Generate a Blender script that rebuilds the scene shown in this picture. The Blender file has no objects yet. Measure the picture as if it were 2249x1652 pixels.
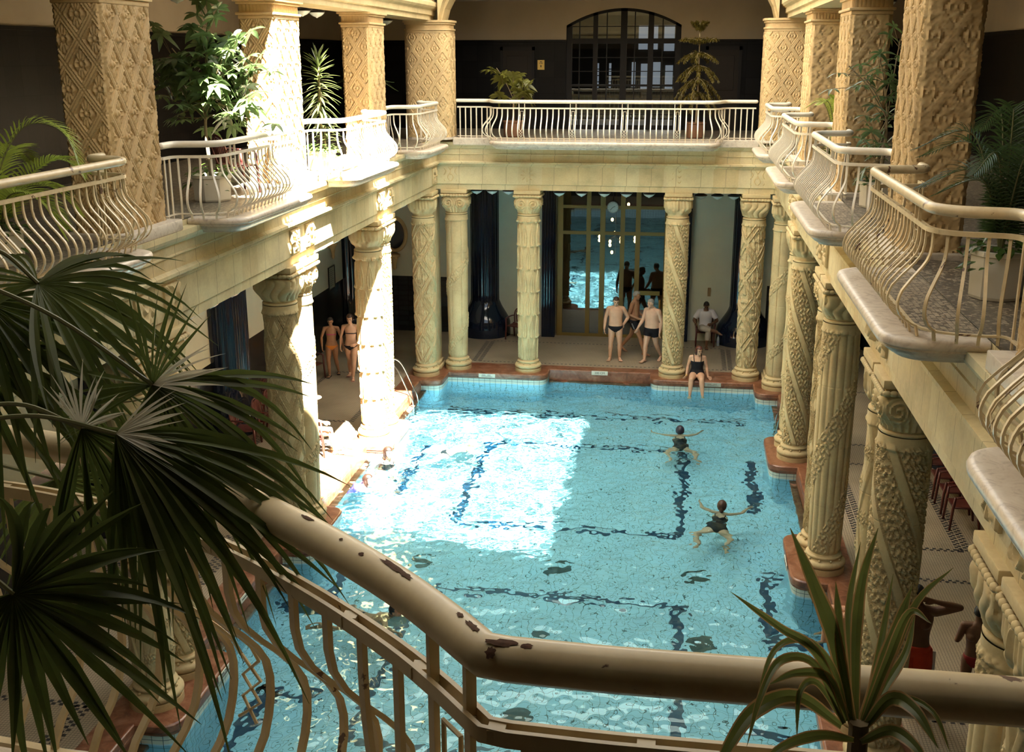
import bpy, bmesh, math, random
import numpy as np
from mathutils import Vector, Matrix, noise as mnoise
from mathutils.geometry import tessellate_polygon
PI=math.pi; R=random.Random(7)
SC=bpy.context.scene; COL=SC.collection
# ---------------------------------------------------------------- scene objects
def link(o,parent=None):
    COL.objects.link(o)
    if parent is not None: o.parent=parent
    return o
def tag(o,label,cat,group=None,kind='thing'):
    o['label']=label; o['category']=cat; o['kind']=kind
    if group: o['group']=group
    return o
def thing(name,label,cat,loc=(0,0,0),rz=0,group=None,kind='thing'):
    o=bpy.data.objects.new(name,None); o.empty_display_size=.1
    o.location=loc; o.rotation_euler=(0,0,rz); link(o)
    return tag(o,label,cat,group,kind)
def copy_tree(o,parent=None):
    c=o.copy(); COL.objects.link(c)
    if parent is not None: c.parent=parent
    for ch in list(o.children): copy_tree(ch,c)
    return c
def mesh(name,V,F,mat,smooth=True,auto=None):
    me=bpy.data.meshes.new(name)
    V=np.asarray(V,dtype=np.float64).reshape(-1,3)
    me.from_pydata(V.tolist(),[],F if isinstance(F,list) else F.tolist())
    mats=mat if isinstance(mat,(list,tuple)) else [mat]
    for m in mats: me.materials.append(m)
    me.polygons.foreach_set('use_smooth',[smooth]*len(me.polygons))
    me.update()
    if auto is not None and smooth:
        try: me.set_sharp_from_angle(angle=math.radians(auto))
        except Exception: pass
    return me
def obj(name,me,parent=None,loc=None,rot=None):
    o=bpy.data.objects.new(name,me); link(o,parent)
    if loc is not None: o.location=loc
    if rot is not None: o.rotation_euler=rot
    return o
def structure(o): o['kind']='structure'; return o
class MB:
    """collects shapes, builds them as one mesh"""
    def __init__(s): s.V=[];s.F=[];s.n=0;s.M=[]
    def add(s,V,F,mi=0):
        V=np.asarray(V,float).reshape(-1,3); s.V.append(V)
        s.F.extend([tuple(int(i)+s.n for i in f) for f in F]); s.M.extend([mi]*len(F)); s.n+=len(V); return s
    def build(s,name,mat,parent=None,smooth=True,auto=40,loc=None,rot=None):
        me=mesh(name,np.concatenate(s.V),s.F,mat,smooth,auto)
        if any(s.M): me.polygons.foreach_set('material_index',s.M)
        return obj(name,me,parent,loc,rot)
    def box(s,x0,x1,y0,y1,z0,z1,b=0,mi=0):
        if b<=0:
            V=[(x,y,z) for x in (x0,x1) for y in (y0,y1) for z in (z0,z1)]
            return s.add(V,[(0,1,3,2),(4,6,7,5),(0,4,5,1),(2,3,7,6),(0,2,6,4),(1,5,7,3)],mi)
        bm=bmesh.new(); bmesh.ops.create_cube(bm,size=1)
        for v in bm.verts: v.co=Vector(((x0+x1)/2+v.co.x*(x1-x0),(y0+y1)/2+v.co.y*(y1-y0),(z0+z1)/2+v.co.z*(z1-z0)))
        bmesh.ops.bevel(bm,geom=bm.edges[:],offset=b,segments=2,affect='EDGES',profile=.5)
        return s.bm(bm,mi)
    def bm(s,bm,mi=0,M=None):
        bm.verts.index_update()
        V=[(M@v.co if M else v.co)[:] for v in bm.verts]; F=[[v.index for v in f.verts] for f in bm.faces]; bm.free()
        return s.add(V,F,mi)
    def lathe(s,prof,n=32,c=(0,0,0),cap=True,mi=0,M=None):
        prof=np.asarray(prof,float); m=len(prof); a=np.arange(n)*2*PI/n
        V=np.empty((m,n,3)); V[:,:,0]=prof[:,0:1]*np.cos(a); V[:,:,1]=prof[:,0:1]*np.sin(a); V[:,:,2]=prof[:,1:2]
        V=V.reshape(-1,3)
        F=[(i*n+j,i*n+(j+1)%n,(i+1)*n+(j+1)%n,(i+1)*n+j) for i in range(m-1) for j in range(n)]
        if cap:
            if prof[0,0]>1e-6: F.append(tuple(range(n-1,-1,-1)))
            if prof[-1,0]>1e-6: F.append(tuple(range((m-1)*n,m*n)))
        if M is not None: V=np.array([(M@Vector(v))[:] for v in V])
        return s.add(V+np.asarray(c),F,mi)
    def tube(s,P,r,n=8,cap=True,closed=False,mi=0,flat=None,up=(0,0,1)):
        """tube along points P; r scalar or list; flat=(a,b) gives a rectangular-ish bar"""
        P=np.asarray(P,float); m=len(P); r=np.full(m,r,float) if np.isscalar(r) else np.asarray(r,float)
        T=np.empty_like(P)
        if closed: T=np.roll(P,-1,0)-np.roll(P,1,0)
        else: T[1:-1]=P[2:]-P[:-2]; T[0]=P[1]-P[0]; T[-1]=P[-1]-P[-2]
        T/=np.linalg.norm(T,axis=1)[:,None]+1e-12
        u=np.asarray(up,float)
        if abs(T[0]@u)>.95: u=np.array([1.,0,0]) if abs(T[0][0])<.9 else np.array([0,1.,0])
        V=[]
        for i in range(m):
            u=u-T[i]*(u@T[i]); nu=np.linalg.norm(u)
            if nu<1e-6: u=np.array([1.,0,0])-T[i]*T[i][0]; nu=np.linalg.norm(u)
            u=u/nu; b=np.cross(T[i],u)
            if flat is not None:
                for ca,cb in ((-1,-1),(1,-1),(1,1),(-1,1)): V.append(P[i]+b*ca*flat[0]/2+u*cb*flat[1]/2)
            else:
                for j in range(n):
                    a=2*PI*j/n; V.append(P[i]+r[i]*(b*math.cos(a)+u*math.sin(a)))
        k=4 if flat is not None else n
        F=[(i*k+j,i*k+(j+1)%k,((i+1)%m)*k+(j+1)%k,((i+1)%m)*k+j) for i in range(m if closed else m-1) for j in range(k)]
        if cap and not closed: F+= [tuple(range(k-1,-1,-1)),tuple(range((m-1)*k,m*k))]
        return s.add(V,F,mi)
    def sphere(s,c,r,nu=12,nv=8,mi=0):
        r=np.broadcast_to(np.asarray(r,float),(3,))
        a=np.linspace(0,PI,nv+1); prof=np.stack([np.sin(a),-np.cos(a)],1); prof[0,0]=prof[-1,0]=0
        V=[];n=nu
        for p in prof:
            for j in range(n): V.append((p[0]*math.cos(2*PI*j/n)*r[0]+c[0],p[0]*math.sin(2*PI*j/n)*r[1]+c[1],p[1]*r[2]+c[2]))
        F=[(i*n+j,i*n+(j+1)%n,(i+1)*n+(j+1)%n,(i+1)*n+j) for i in range(nv) for j in range(n)]
        return s.add(V,F,mi)
    def prism(s,poly,z0,z1,mi=0):
        """vertical prism from a 2D polygon (counter clockwise)"""
        n=len(poly); V=[(x,y,z0) for x,y in poly]+[(x,y,z1) for x,y in poly]
        F=[(i,(i+1)%n,n+(i+1)%n,n+i) for i in range(n)]+[tuple(range(n-1,-1,-1)),tuple(range(n,2*n))]
        return s.add(V,F,mi)
    def grid(s,A,closed_u=False,mi=0,flip=False):
        """A: (nv,nu,3) array"""
        A=np.asarray(A,float); nv,nu=A.shape[:2]; i,j=np.meshgrid(np.arange(nv-1),np.arange(nu if closed_u else nu-1),indexing='ij')
        j2=(j+1)%nu; F=np.stack([i*nu+j,i*nu+j2,(i+1)*nu+j2,(i+1)*nu+j],-1).reshape(-1,4)
        if flip: F=F[:,::-1]
        return s.add(A.reshape(-1,3),F.tolist(),mi)
    def blob(s,M):
        s.V=[np.array([(M@Vector(v))[:] for v in a]) for a in s.V]; return s
def sm(a,b,x):
    t=np.clip((x-a)/(b-a),0,1); return t*t*(3-2*t)
def spline(pts,n=8):
    """Catmull-Rom through points"""
    P=np.asarray(pts,float); P=np.vstack([2*P[0]-P[1],P,2*P[-1]-P[-2]]); out=[]
    for i in range(1,len(P)-2):
        for k in range(n):
            t=k/n; out.append(.5*((2*P[i])+(-P[i-1]+P[i+1])*t+(2*P[i-1]-5*P[i]+4*P[i+1]-P[i+2])*t*t+(-P[i-1]+3*P[i]-3*P[i+1]+P[i+2])*t**3))
    out.append(P[-2]); return np.array(out)
def rounded(poly,rad,seg=6):
    """round the corners of a closed 2D polygon; rad scalar or list"""
    n=len(poly); out=[]
    for i in range(n):
        r=rad[i] if isinstance(rad,(list,tuple)) else rad
        p=np.array(poly[i],float);a=np.array(poly[i-1],float)-p;b=np.array(poly[(i+1)%n],float)-p
        la,lb=np.linalg.norm(a),np.linalg.norm(b);a/=la;b/=lb
        r=min(r,la*.49,lb*.49)
        if r<=1e-4: out.append(tuple(p)); continue
        for k in range(seg+1):
            t=k/seg; q=(1-t)**2*(p+a*r)+2*t*(1-t)*p+t*t*(p+b*r); out.append(tuple(q))
    return out
# ---------------------------------------------------------------- materials
class NT:
    def __init__(s,name,rough=.5,spec=.5,metal=0):
        s.m=bpy.data.materials.new(name); s.m.use_nodes=True; s.t=s.m.node_tree
        s.b=s.t.nodes['Principled BSDF']; s.out=s.t.nodes['Material Output']
        s.b.inputs['Roughness'].default_value=rough; s.b.inputs['Metallic'].default_value=metal
        s.b.inputs['Specular IOR Level'].default_value=spec; s._c=None
    def n(s,t,**k):
        o=s.t.nodes.new(t)
        for a,v in k.items():
            if a in o.inputs.keys(): 
                if hasattr(v,'node'): s.t.links.new(v,o.inputs[a])
                else: o.inputs[a].default_value=v
            else: setattr(o,a,v)
        return o
    def l(s,a,b): s.t.links.new(a,b)
    def co(s,scale=(1,1,1),loc=(0,0,0),rot=(0,0,0),kind='Object'):
        if s._c is None: s._c=s.n('ShaderNodeTexCoord')
        mp=s.n('ShaderNodeMapping'); mp.inputs['Scale'].default_value=scale; mp.inputs['Location'].default_value=loc; mp.inputs['Rotation'].default_value=rot
        s.l(s._c.outputs[kind],mp.inputs[0]); return mp.outputs[0]
    def geo(s): return s.n('ShaderNodeNewGeometry').outputs['Position']
    def noise(s,vec,scale,detail=3,rough=.55,dist=0):
        o=s.n('ShaderNodeTexNoise'); s.l(vec,o.inputs['Vector']); o.inputs['Scale'].default_value=scale; o.inputs['Detail'].default_value=detail; o.inputs['Roughness'].default_value=rough; o.inputs['Distortion'].default_value=dist; return o.outputs['Fac']
    def ramp(s,fac,stops):
        o=s.n('ShaderNodeValToRGB'); s.l(fac,o.inputs[0]); e=o.color_ramp.elements
        while len(e)<len(stops): e.new(.5)
        for el,(p,c) in zip(e,stops): el.position=p; el.color=(*c,1) if len(c)==3 else c
        return o.outputs[0]
    def mix(s,fac,a,b,blend='MIX'):
        o=s.n('ShaderNodeMix',data_type='RGBA',blend_type=blend)
        for i,v in ((0,fac),(6,a),(7,b)):
            if hasattr(v,'node'): s.l(v,o.inputs[i])
            else: o.inputs[i].default_value=v if i==0 else (*v,1)
        return o.outputs[2]
    def math(s,op,a,b=0.,c=0.):
        o=s.n('ShaderNodeMath',operation=op)
        for i,v in enumerate((a,b,c)):
            if hasattr(v,'node'): s.l(v,o.inputs[i])
            else: o.inputs[i].default_value=v
        return o.outputs[0]
    def sep(s,vec):
        o=s.n('ShaderNodeSeparateXYZ'); s.l(vec,o.inputs[0]); return o.outputs
    def col(s,c):
        if hasattr(c,'node'): s.l(c,s.b.inputs['Base Color'])
        else: s.b.inputs['Base Color'].default_value=(*c,1)
        return s
    def bump(s,h,strength=.3,dist=.01):
        o=s.n('ShaderNodeBump'); o.inputs['Strength'].default_value=strength; o.inputs['Distance'].default_value=dist; s.l(h,o.inputs['Height']); s.l(o.outputs[0],s.b.inputs['Normal']); return s
    def emit(s,c,st): s.b.inputs['Emission Color'].default_value=(*c,1); s.b.inputs['Emission Strength'].default_value=st; return s
MATS={}
def mat(name,c,rough=.5,spec=.5,metal=0,var=.0,scale=4.,bump=0.,bscale=30.):
    if name in MATS: return MATS[name]
    k=NT(name,rough,spec,metal)
    if var>0 or bump>0:
        f=k.noise(k.co(),scale,4)
        k.col(k.ramp(f,[(.25,tuple(x*(1-var) for x in c)),(.75,tuple(min(1,x*(1+var)) for x in c))]))
        if bump>0: k.bump(k.noise(k.co(),bscale,4),bump)
    else: k.col(c)
    MATS[name]=k.m; return k.m
RY0,RY1=-16.5,-9.3      # open part of the sliding roof
def stone_mat(name,c,joint=None):
    k=NT(name,.7,.3); v=k.geo(); f=k.noise(v,2.2,4); g=k.noise(v,26,3)
    base=k.ramp(f,[(.3,tuple(x*.82 for x in c)),(.5,c),(.72,tuple(min(1,x*1.12) for x in c))])
    base=k.mix(.35,base,k.ramp(g,[(.3,(.45,.45,.45)),(.7,(.62,.62,.62))]),'OVERLAY')
    if joint:
        x,y,z=k.sep(v)
        s=k.math('MULTIPLY',k.math('ADD',x,y),1/joint)
        fr=k.math('FRACT',s); fl=k.math('FLOOR',s)
        wn=k.n('ShaderNodeTexWhiteNoise',noise_dimensions='1D'); k.l(fl,wn.inputs['W'])
        base=k.mix(.55,base,k.ramp(wn.outputs[0],[(0,(.40,.37,.30)),(.5,(.5,.5,.5)),(1,(.58,.57,.55))]),'OVERLAY')
        line=k.math('LESS_THAN',k.math('ABSOLUTE',k.math('SUBTRACT',fr,.5)),.006/joint)
        base=k.mix(line,base,tuple(q*.55 for q in c))
    k.col(base); k.bump(g,.15,.01); return k.m
STONE=stone_mat('warm_limestone',(.54,.42,.225))
STONE2=stone_mat('carved_pillar_stone',(.54,.38,.19))
FRIEZE=stone_mat('frieze_stone',(.56,.47,.28),.62)
def _kerb():
    k=NT('red_marble',.28,.5); v=k.geo(); f=k.noise(v,3.5,6,.65,1.2); g=k.noise(v,14,5,.7,.6)
    c=k.ramp(f,[(.3,(.10,.035,.018)),(.48,(.21,.085,.042)),(.6,(.27,.13,.075)),(.75,(.33,.20,.12))])
    k.col(k.mix(.5,c,k.ramp(g,[(.3,(.33,.3,.3)),(.7,(.66,.62,.6))]),'OVERLAY')); return k.m
KERB=_kerb()
def _white():
    k=NT('white_marble',.4,.4); v=k.geo(); f=k.noise(v,5,6,.65,2.5)
    k.col(k.ramp(f,[(.36,(.42,.35,.28)),(.5,(.57,.49,.395)),(.7,(.62,.55,.455))])); return k.m
WMARB=_white()
RAILM=None
def _rail():
    k=NT('cream_paint',.38,.5); v=k.co(); f=k.noise(v,9,5,.6); chips=k.noise(v,6.5,7,.62,.5)
    c=k.ramp(f,[(.35,(.55,.43,.25)),(.6,(.64,.52,.32)),(.8,(.68,.57,.38))])
    m=k.ramp(chips,[(.635,(0,0,0)),(.65,(1,1,1))])
    k.col(k.mix(m,c,(.13,.07,.045))); return k.m
RAILM=_rail()
RAILW=mat('white_paint_rail',(.73,.66,.53),.4,.5,var=.07,scale=12)
def _mosaic():
    k=NT('floor_mosaic',.45,.4); v=k.geo(); x,y,z=k.sep(v)
    br=k.n('ShaderNodeTexVoronoi',feature='DISTANCE_TO_EDGE'); br.inputs['Scale'].default_value=23; br.inputs['Randomness'].default_value=.14; k.l(v,br.inputs['Vector'])
    f=k.noise(v,.9,4)
    tile=k.ramp(f,[(.3,(.33,.265,.18)),(.7,(.47,.38,.27))])
    gr=k.ramp(br.outputs['Distance'],[(.035,(1,1,1)),(.10,(0,0,0))])
    k.col(k.mix(gr,tile,(.105,.085,.06))); return k.m
MOSAIC=_mosaic()
def _dark(name,c,sx,sz,rough=.12,mort=(.0,.0,.0),spec=.5):
    k=NT(name,rough,spec); v=k.geo(); x,y,z=k.sep(v)
    cmb=k.n('ShaderNodeCombineXYZ'); k.l(k.math('ADD',x,y),cmb.inputs[0]); k.l(z,cmb.inputs[1])
    b=k.n('ShaderNodeTexBrick'); b.offset=0; k.l(cmb.outputs[0],b.inputs['Vector'])
    b.inputs['Scale'].default_value=1; b.inputs['Brick Width'].default_value=sx; b.inputs['Row Height'].default_value=sz; b.inputs['Mortar Size'].default_value=.006
    b.inputs['Color1'].default_value=(*c,1); b.inputs['Color2'].default_value=(*(q*1.7+.002 for q in c),1); b.inputs['Mortar'].default_value=(*mort,1)
    k.l(b.outputs[0],k.b.inputs['Base Color']); k.bump(k.noise(v,9,2),.06,.02); return k.m
DADO=_dark('dark_glazed_tile',(.012,.014,.016),.32,.16,.18)
UPTILE=_dark('black_wall_tile',(.0035,.003,.0028),.45,.45,.4,spec=.12)
BLUE=mat('midnight_blue_glaze',(.006,.012,.03),.08,.6)
def _plaster(name,c):
    k=NT(name,.9,.15); v=k.geo(); f=k.noise(v,1.2,4); k.col(k.ramp(f,[(.3,tuple(q*.9 for q in c)),(.7,c)])); k.bump(k.noise(v,45,3),.25,.01); return k.m
PLAST=_plaster('grey_green_plaster',(.62,.62,.50)); PLAST2=_plaster('buff_plaster',(.40,.34,.26)); CEIL=_plaster('ceiling_plaster',(.66,.60,.5))
GILT=mat('olive_gilt_metal',(.22,.15,.04),.45,.5,.3)
DARKWOOD=mat('dark_wood',(.006,.0045,.004),.5,.2)
OPAL=mat('opal_glass',(.62,.68,.66),.12,.5)
BLACK=mat('black_fitting',(.015,.014,.013),.4)
PLAQ=mat('white_plaque',(.66,.64,.54),.4); INK=mat('black_ink',(.02,.02,.02),.6)
STEEL=mat('polished_steel',(.62,.62,.6),.2,.5,1.)
CHAIRM=mat('maroon_plastic',(.10,.02,.016),.35,.5,var=.1)
def _pool():
    k=NT('pool_tile',.3,.4); v=k.geo(); x,y,z=k.sep(v)
    P=.15; W=.0042
    def grid(a):
        f=k.math('FRACT',k.math('MULTIPLY',a,1/P)); return k.math('LESS_THAN',k.math('ABSOLUTE',k.math('SUBTRACT',f,.5)),W/P)
    nx,ny,nz=k.sep(k.n('ShaderNodeNewGeometry').outputs['Normal'])
    flat=k.math('GREATER_THAN',k.math('ABSOLUTE',nz),.7)
    gx,gy,gz=grid(x),grid(y),grid(z)
    # on walls use the horizontal run that is not the normal's axis
    wx=k.math('GREATER_THAN',k.math('ABSOLUTE',ny),.7)
    h=k.math('ADD',k.math('MULTIPLY',gx,wx),k.math('MULTIPLY',gy,k.math('SUBTRACT',1.,wx)))
    wl=k.math('MAXIMUM',h,gz); fl=k.math('MAXIMUM',gx,gy)
    g=k.math('ADD',k.math('MULTIPLY',fl,flat),k.math('MULTIPLY',wl,k.math('SUBTRACT',1.,flat)))
    f=k.noise(v,1.5,3)
    c=k.ramp(f,[(.3,POOLC0),(.7,POOLC1)])
    dry=k.math('GREATER_THAN',z,-.285)
    c=k.mix(dry,c,(.62,.68,.6))
    k.col(k.mix(g,c,(.06,.12,.14))); return k.m
POOLC0=(.44,.71,.86); POOLC1=(.50,.76,.90)
POOLT=_pool(); LANE=mat('navy_pool_tile',(.014,.05,.105),.3)
DRAIN=mat('green_bronze_grate',(.01,.035,.035),.4)
def _water():
    m=bpy.data.materials.new('pool_water'); m.use_nodes=True; t=m.node_tree; t.nodes.clear()
    g=t.nodes.new('ShaderNodeBsdfGlass'); g.inputs['Roughness'].default_value=0; g.inputs['IOR'].default_value=1.333; g.inputs['Color'].default_value=(.75,.975,1.,1)
    o=t.nodes.new('ShaderNodeOutputMaterial'); t.links.new(g.outputs[0],o.inputs[0]); return m
WATER=_water()
# ================================================================ plan (metres; deck z=0, pool runs along -Y)
NY=-27.5                                   # axis of the near column row
PC=[-5.65,-11.05,-16.45,-21.85]            # centres of the column pairs / upper pillars
CXL=4.6                                    # column rows at x = -CXL, +CXL
ZW=-.30                                    # water level
def outline():
    """pool edge, counter clockwise seen from above, starting far right"""
    r=[];P=[]
    def a(x,y,rad=0.): P.append((x,y)); r.append(rad)
    # far side, right to left
    def side(s):   # s=+1 right side going from far to near, returns list
        L=[(1.40*s,.2,.05),(1.40*s,-.44,.34),(4.08*s,-.44,.0),(4.08*s,-1.36,.3),(4.66*s,-1.36,.02)]
        for c in PC: L+=[(4.66*s,c+.95,.02),(4.08*s,c+.95,.36),(4.08*s,c-.95,.36),(4.66*s,c-.95,.02)]
        L+=[(4.66*s,NY+1.36,.02),(4.08*s,NY+1.36,.3),(4.08*s,NY+.44,0.),(1.4*s,NY+.44,.34),(1.4*s,NY-.2,.05)]
        return L
    for x,y,q in side(-1): a(x,y,q)
    for x,y,q in side(1)[::-1]: a(x,y,q)
    return rounded(P,r,6)
OUT=outline()
def offset(poly,d):
    P=np.array(poly);n=len(P);A=np.roll(P,1,0);B=np.roll(P,-1,0)
    e1=P-A;e2=B-P;e1/=np.linalg.norm(e1,axis=1)[:,None]+1e-9;e2/=np.linalg.norm(e2,axis=1)[:,None]+1e-9
    n1=np.stack([-e1[:,1],e1[:,0]],1);n2=np.stack([-e2[:,1],e2[:,0]],1);m=n1+n2;m/=np.linalg.norm(m,axis=1)[:,None]+1e-9
    k=d/np.clip((m*n1).sum(1),.5,1)
    return P+m*k[:,None]
def ring_cap(mb,outer,inner,z,mi=0,flip=False):
    L=[[Vector((x,y,0)) for x,y in outer],[Vector((x,y,0)) for x,y in inner]]
    T=tessellate_polygon(L); V=[(p.x,p.y,z) for q in L for p in q]
    F=[]
    for t in T:
        a,b,c=[np.array(V[i][:2]) for i in t]
        cr=(b[0]-a[0])*(c[1]-a[1])-(b[1]-a[1])*(c[0]-a[0])
        if abs(cr)<1e-10: continue
        F.append(tuple(t) if (cr>0)!=flip else tuple(t)[::-1])
    mb.add(V,F,mi)
KR=[(-5.1,.55),(-5.1,NY-.55),(5.1,NY-.55),(5.1,.55)]
# deck around the pool ------------------------------------------------------
WX=8.1; WFAR=4.0; WNEAR=-31.6
mb=MB(); ring_cap(mb,[(-WX,5.0),(-WX,WNEAR),(WX,WNEAR),(WX,5.0)],KR,0.)
FLOOR=structure(mb.build('floor',MOSAIC,smooth=False))
def dash_lines():
    m=MB(); S=.058; z=.0015
    def sq(x,y): m.add([(x-S/2,y-S/2,z),(x+S/2,y-S/2,z),(x+S/2,y+S/2,z),(x-S/2,y+S/2,z)],[(0,1,2,3)])
    def line(a,b,rows=2):
        a=np.array(a,float);b=np.array(b,float);L=np.linalg.norm(b-a);t=(b-a)/L;n=np.array([-t[1],t[0]])
        for r in range(rows):
            for i in range(int(L/.115)):
                q=a+t*((i+.5*(r%2))*.115)+n*(r*.06); sq(*q)
    for s in (-1,1):
        for i in range(3):
            y1=PC[i]-.62; y0=PC[i+1]+.62
            for dx in (0,.14): line((5.4*s+dx*s,y0),(5.4*s+dx*s,y1)); line((7.2*s-dx*s,y0),(7.2*s-dx*s,y1))
            line((5.4*s,y0),(7.2*s,y0)); line((5.4*s,y1),(7.2*s,y1))
        line((5.4*s,PC[0]+.62),(7.2*s,PC[0]+.62)); line((5.4*s,-.9),(7.2*s,-.9))
        line((5.4*s,PC[0]+.62),(5.4*s,-.9));line((7.2*s,PC[0]+.62),(7.2*s,-.9))
        for dx in (0,.16): line((3.55*s-dx*s,.75),(3.55*s-dx*s,3.1))
    line((-3.4,.75),(3.4,.75),1); line((-3.4,3.1),(3.4,3.1),1)
    return m
dash_lines().build('border_tile_pattern',mat('black_mosaic',(.03,.028,.03),.4),FLOOR,smooth=False)
# marble kerb ----------------------------------------------------------------
mb=MB(); ring_cap(mb,KR,OUT,.004)
O0=np.array(OUT); O1=offset(OUT,.027); n=len(OUT)
prof=[(0.,.004),(.018,0.),(.032,-.015),(.035,-.04),(.035,-.10),(.02,-.115),(.02,-.15),(0,-.165),(-.02,-.165)]
A=np.array([[(*p,z) for p in offset(OUT,d)] for d,z in prof]); mb.grid(np.concatenate([A],0),closed_u=True,flip=True)
# in the open bays the marble face runs down to the water with a low step
mb.box(-1.38,1.38,.16,.199,-.36,-.10); mb.box(-1.38,1.38,.03,.16,-.42,-.312,.012)
for s_ in (-1,1):
    for y0,y1 in zip([c-.93 for c in [-.43]+PC],[c+.93 for c in PC+[NY+.43]]):
        mb.box(min(s_*4.62,s_*4.659),max(s_*4.62,s_*4.659),y1,y0,-.36,-.10); mb.box(min(s_*4.48,s_*4.62),max(s_*4.48,s_*4.62),y1,y0,-.42,-.312,.012)
KERBO=structure(mb.build('trim_1',KERB,auto=35))
# basin -------------------------------------------------------------------------
ZB=-1.62
mb=MB(); A=np.array([[(*p,z) for p in OUT] for z in (-.16,-.30,-.6,-1.1,ZB)]); mb.grid(A,closed_u=True,flip=True)
L=[[Vector((x,y,0)) for x,y in OUT]]; T=tessellate_polygon(L); V=[(x,y,ZB) for x,y in OUT]; F=[]
for t in T:
    a,b,c=[np.array(V[i][:2]) for i in t]; cr=(b[0]-a[0])*(c[1]-a[1])-(b[1]-a[1])*(c[0]-a[0])
    if abs(cr)>1e-10: F.append(tuple(t) if cr>0 else tuple(t)[::-1])
mb.add(V,F)
BASIN=structure(mb.build('pool_basin',POOLT,smooth=False))
def lanes():
    m=MB(); z=ZB+.004
    def bar(x0,x1,y0,y1): m.add([(x0,y0,z),(x1,y0,z),(x1,y1,z),(x0,y1,z)],[(0,1,2,3)])
    W=.085
    for xa in (-2.3,2.28):
        for y0,y1 in ((-8.5,-3.8),(-16.0,-11.35),(-23.6,-18.9)): bar(xa-W,xa+W,y0,y1)
    for y in (-3.8,-8.5,-11.35,-16.0,-18.9,-23.6): bar(-2.3,2.28,y-.07,y+.07)
    for s in (-1,1):
        bar(min(3.72*s,3.9*s),max(3.72*s,3.9*s),-12.2,-10.2); bar(min(3.72*s,3.9*s),max(3.72*s,3.9*s),-7.2,-4.2)
        bar(min(3.72*s,4.6*s),max(3.72*s,4.6*s),-12.5,-12.25); bar(min(3.72*s,4.1*s),max(3.72*s,4.1*s),-10.2,-10.0)
        bar(min(3.75*s,3.95*s),max(3.75*s,3.95*s),-17.5,-14.8); bar(min(3.0*s,3.95*s),max(3.0*s,3.95*s),-15.0,-14.8)
    for y in (-1.5,): bar(-3.9,3.9,y-.07,y+.07)
    return m
o=lanes().build('lane_marking',LANE,BASIN,smooth=False)
def drains():
    m=MB()
    for x,y in ((2.62,-10.3),(.04,-12.65),(-.02,-15.0),(2.62,-12.6),(-2.5,-10.4),(-2.5,-12.6),(-4.0,-12.3),(.04,-10.3)):
        m.add([(x+.2*math.cos(a),y+.2*math.sin(a),ZB+.008) for a in np.arange(14)*2*PI/14],[tuple(range(14))])
    return m
drains().build('drain_grate',DRAIN,BASIN,smooth=False)
# water: a real rippled surface ---------------------------------------------------
def water_height(X,Y):
    r=np.random.RandomState(3); h=np.zeros_like(X)
    for i in range(64):
        lam=.11*(1.7/.11)**(r.rand()); a=r.rand()*2*PI; k=2*PI/lam; ph=r.rand()*2*PI
        amp=.0030*lam**.78
        w=X*np.cos(a)+Y*np.sin(a)+.10*np.sin(X*1.3*np.sin(i+1.)+Y*1.1*np.cos(2.*i)+i)
        h+=amp*np.sin(k*w+ph)
    for x,y,q in ((2.17,-4.0,.008),(3.0,-8.6,.008),(-2.4,-5.5,.01),(-4.3,-6.8,.006),(-2.2,-13.4,.008)):
        d=np.hypot(X-x,Y-y); h+=q*np.sin(d*11)*np.exp(-d/1.1)
    return h
xs=np.arange(-4.72,4.7201,.027); ys=np.arange(-24.5,.30,.027)
X,Y=np.meshgrid(xs,ys); A=np.stack([X,Y,ZW+water_height(X,Y)],-1)
mb=MB(); mb.grid(A); WATERO=structure(mb.build('water',WATER,auto=None))
WATERO.cycles.is_caustics_caster=True
for o in (BASIN,*BASIN.children): o.cycles.is_caustics_receiver=True
# ================================================================ walls, slabs, entablature
def quad_wall(mb,a,b,z0,z1,mi,thick=.25):
    """vertical wall slab from a to b (2D), inner face on the left of a->b"""
    a=np.array(a,float);b=np.array(b,float);t=(b-a)/np.linalg.norm(b-a);n=np.array([t[1],-t[0]])*thick
    P=[a,b,b+n,a+n]; mb.prism([tuple(p) for p in P][::-1] if False else [tuple(p) for p in (a,a+n,b+n,b)],z0,z1,mi)
WM=[DADO,PLAST,UPTILE,PLAST2,CEIL]
ZT=8.68; ZTOP=11.2; ZD=1.73
for nm,a,b in (('wall_left',(-WX,4.25),(-WX,WNEAR)),('wall_right',(WX,WNEAR),(WX,4.25)),('wall_near',(-WX,WNEAR),(WX,WNEAR))):
    mb=MB()
    for z0,z1,mi in ((0,ZD,0),(ZD,5.2,1),(5.2,ZT,2),(ZT,ZTOP,3)): quad_wall(mb,a,b,z0,z1,mi)
    structure(mb.build(nm,WM,smooth=False))
# far wall with the glazed hall door below and the arched window above
mb=MB(); Y0,Y1=WFAR,WFAR+.25
def arch_z(x): return 9.08+.46*(1-((x-.2)/1.62)**2) if abs(x-.2)<1.62 else 9.08
DX0,DX1=-1.66,1.95
for x0,x1 in ((-WX,-4.6),(4.6,WX)):
    for z0,z1,mi in ((0,ZD,0),(ZD,5.2,1)): mb.box(x0,x1,Y0,Y1,z0,z1,mi=mi)
for x0,x1 in ((-4.6,DX0),(DX1,4.6)): mb.box(x0,x1,Y0,Y1,0,5.2,mi=1)
mb.box(DX0,DX1,Y0,Y1,4.6,5.2,mi=1)
WX0,WX1=-1.42,1.82
for x0,x1 in ((-WX,WX0),(WX1,WX)): mb.box(x0,x1,Y0,Y1,5.2,ZT,mi=2); mb.box(x0,x1,Y0,Y1,ZT,ZTOP,mi=3)
mb.box(WX0,WX1,Y0,Y1,5.2,6.2,mi=2)
xs=np.linspace(WX0,WX1,25)
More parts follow.
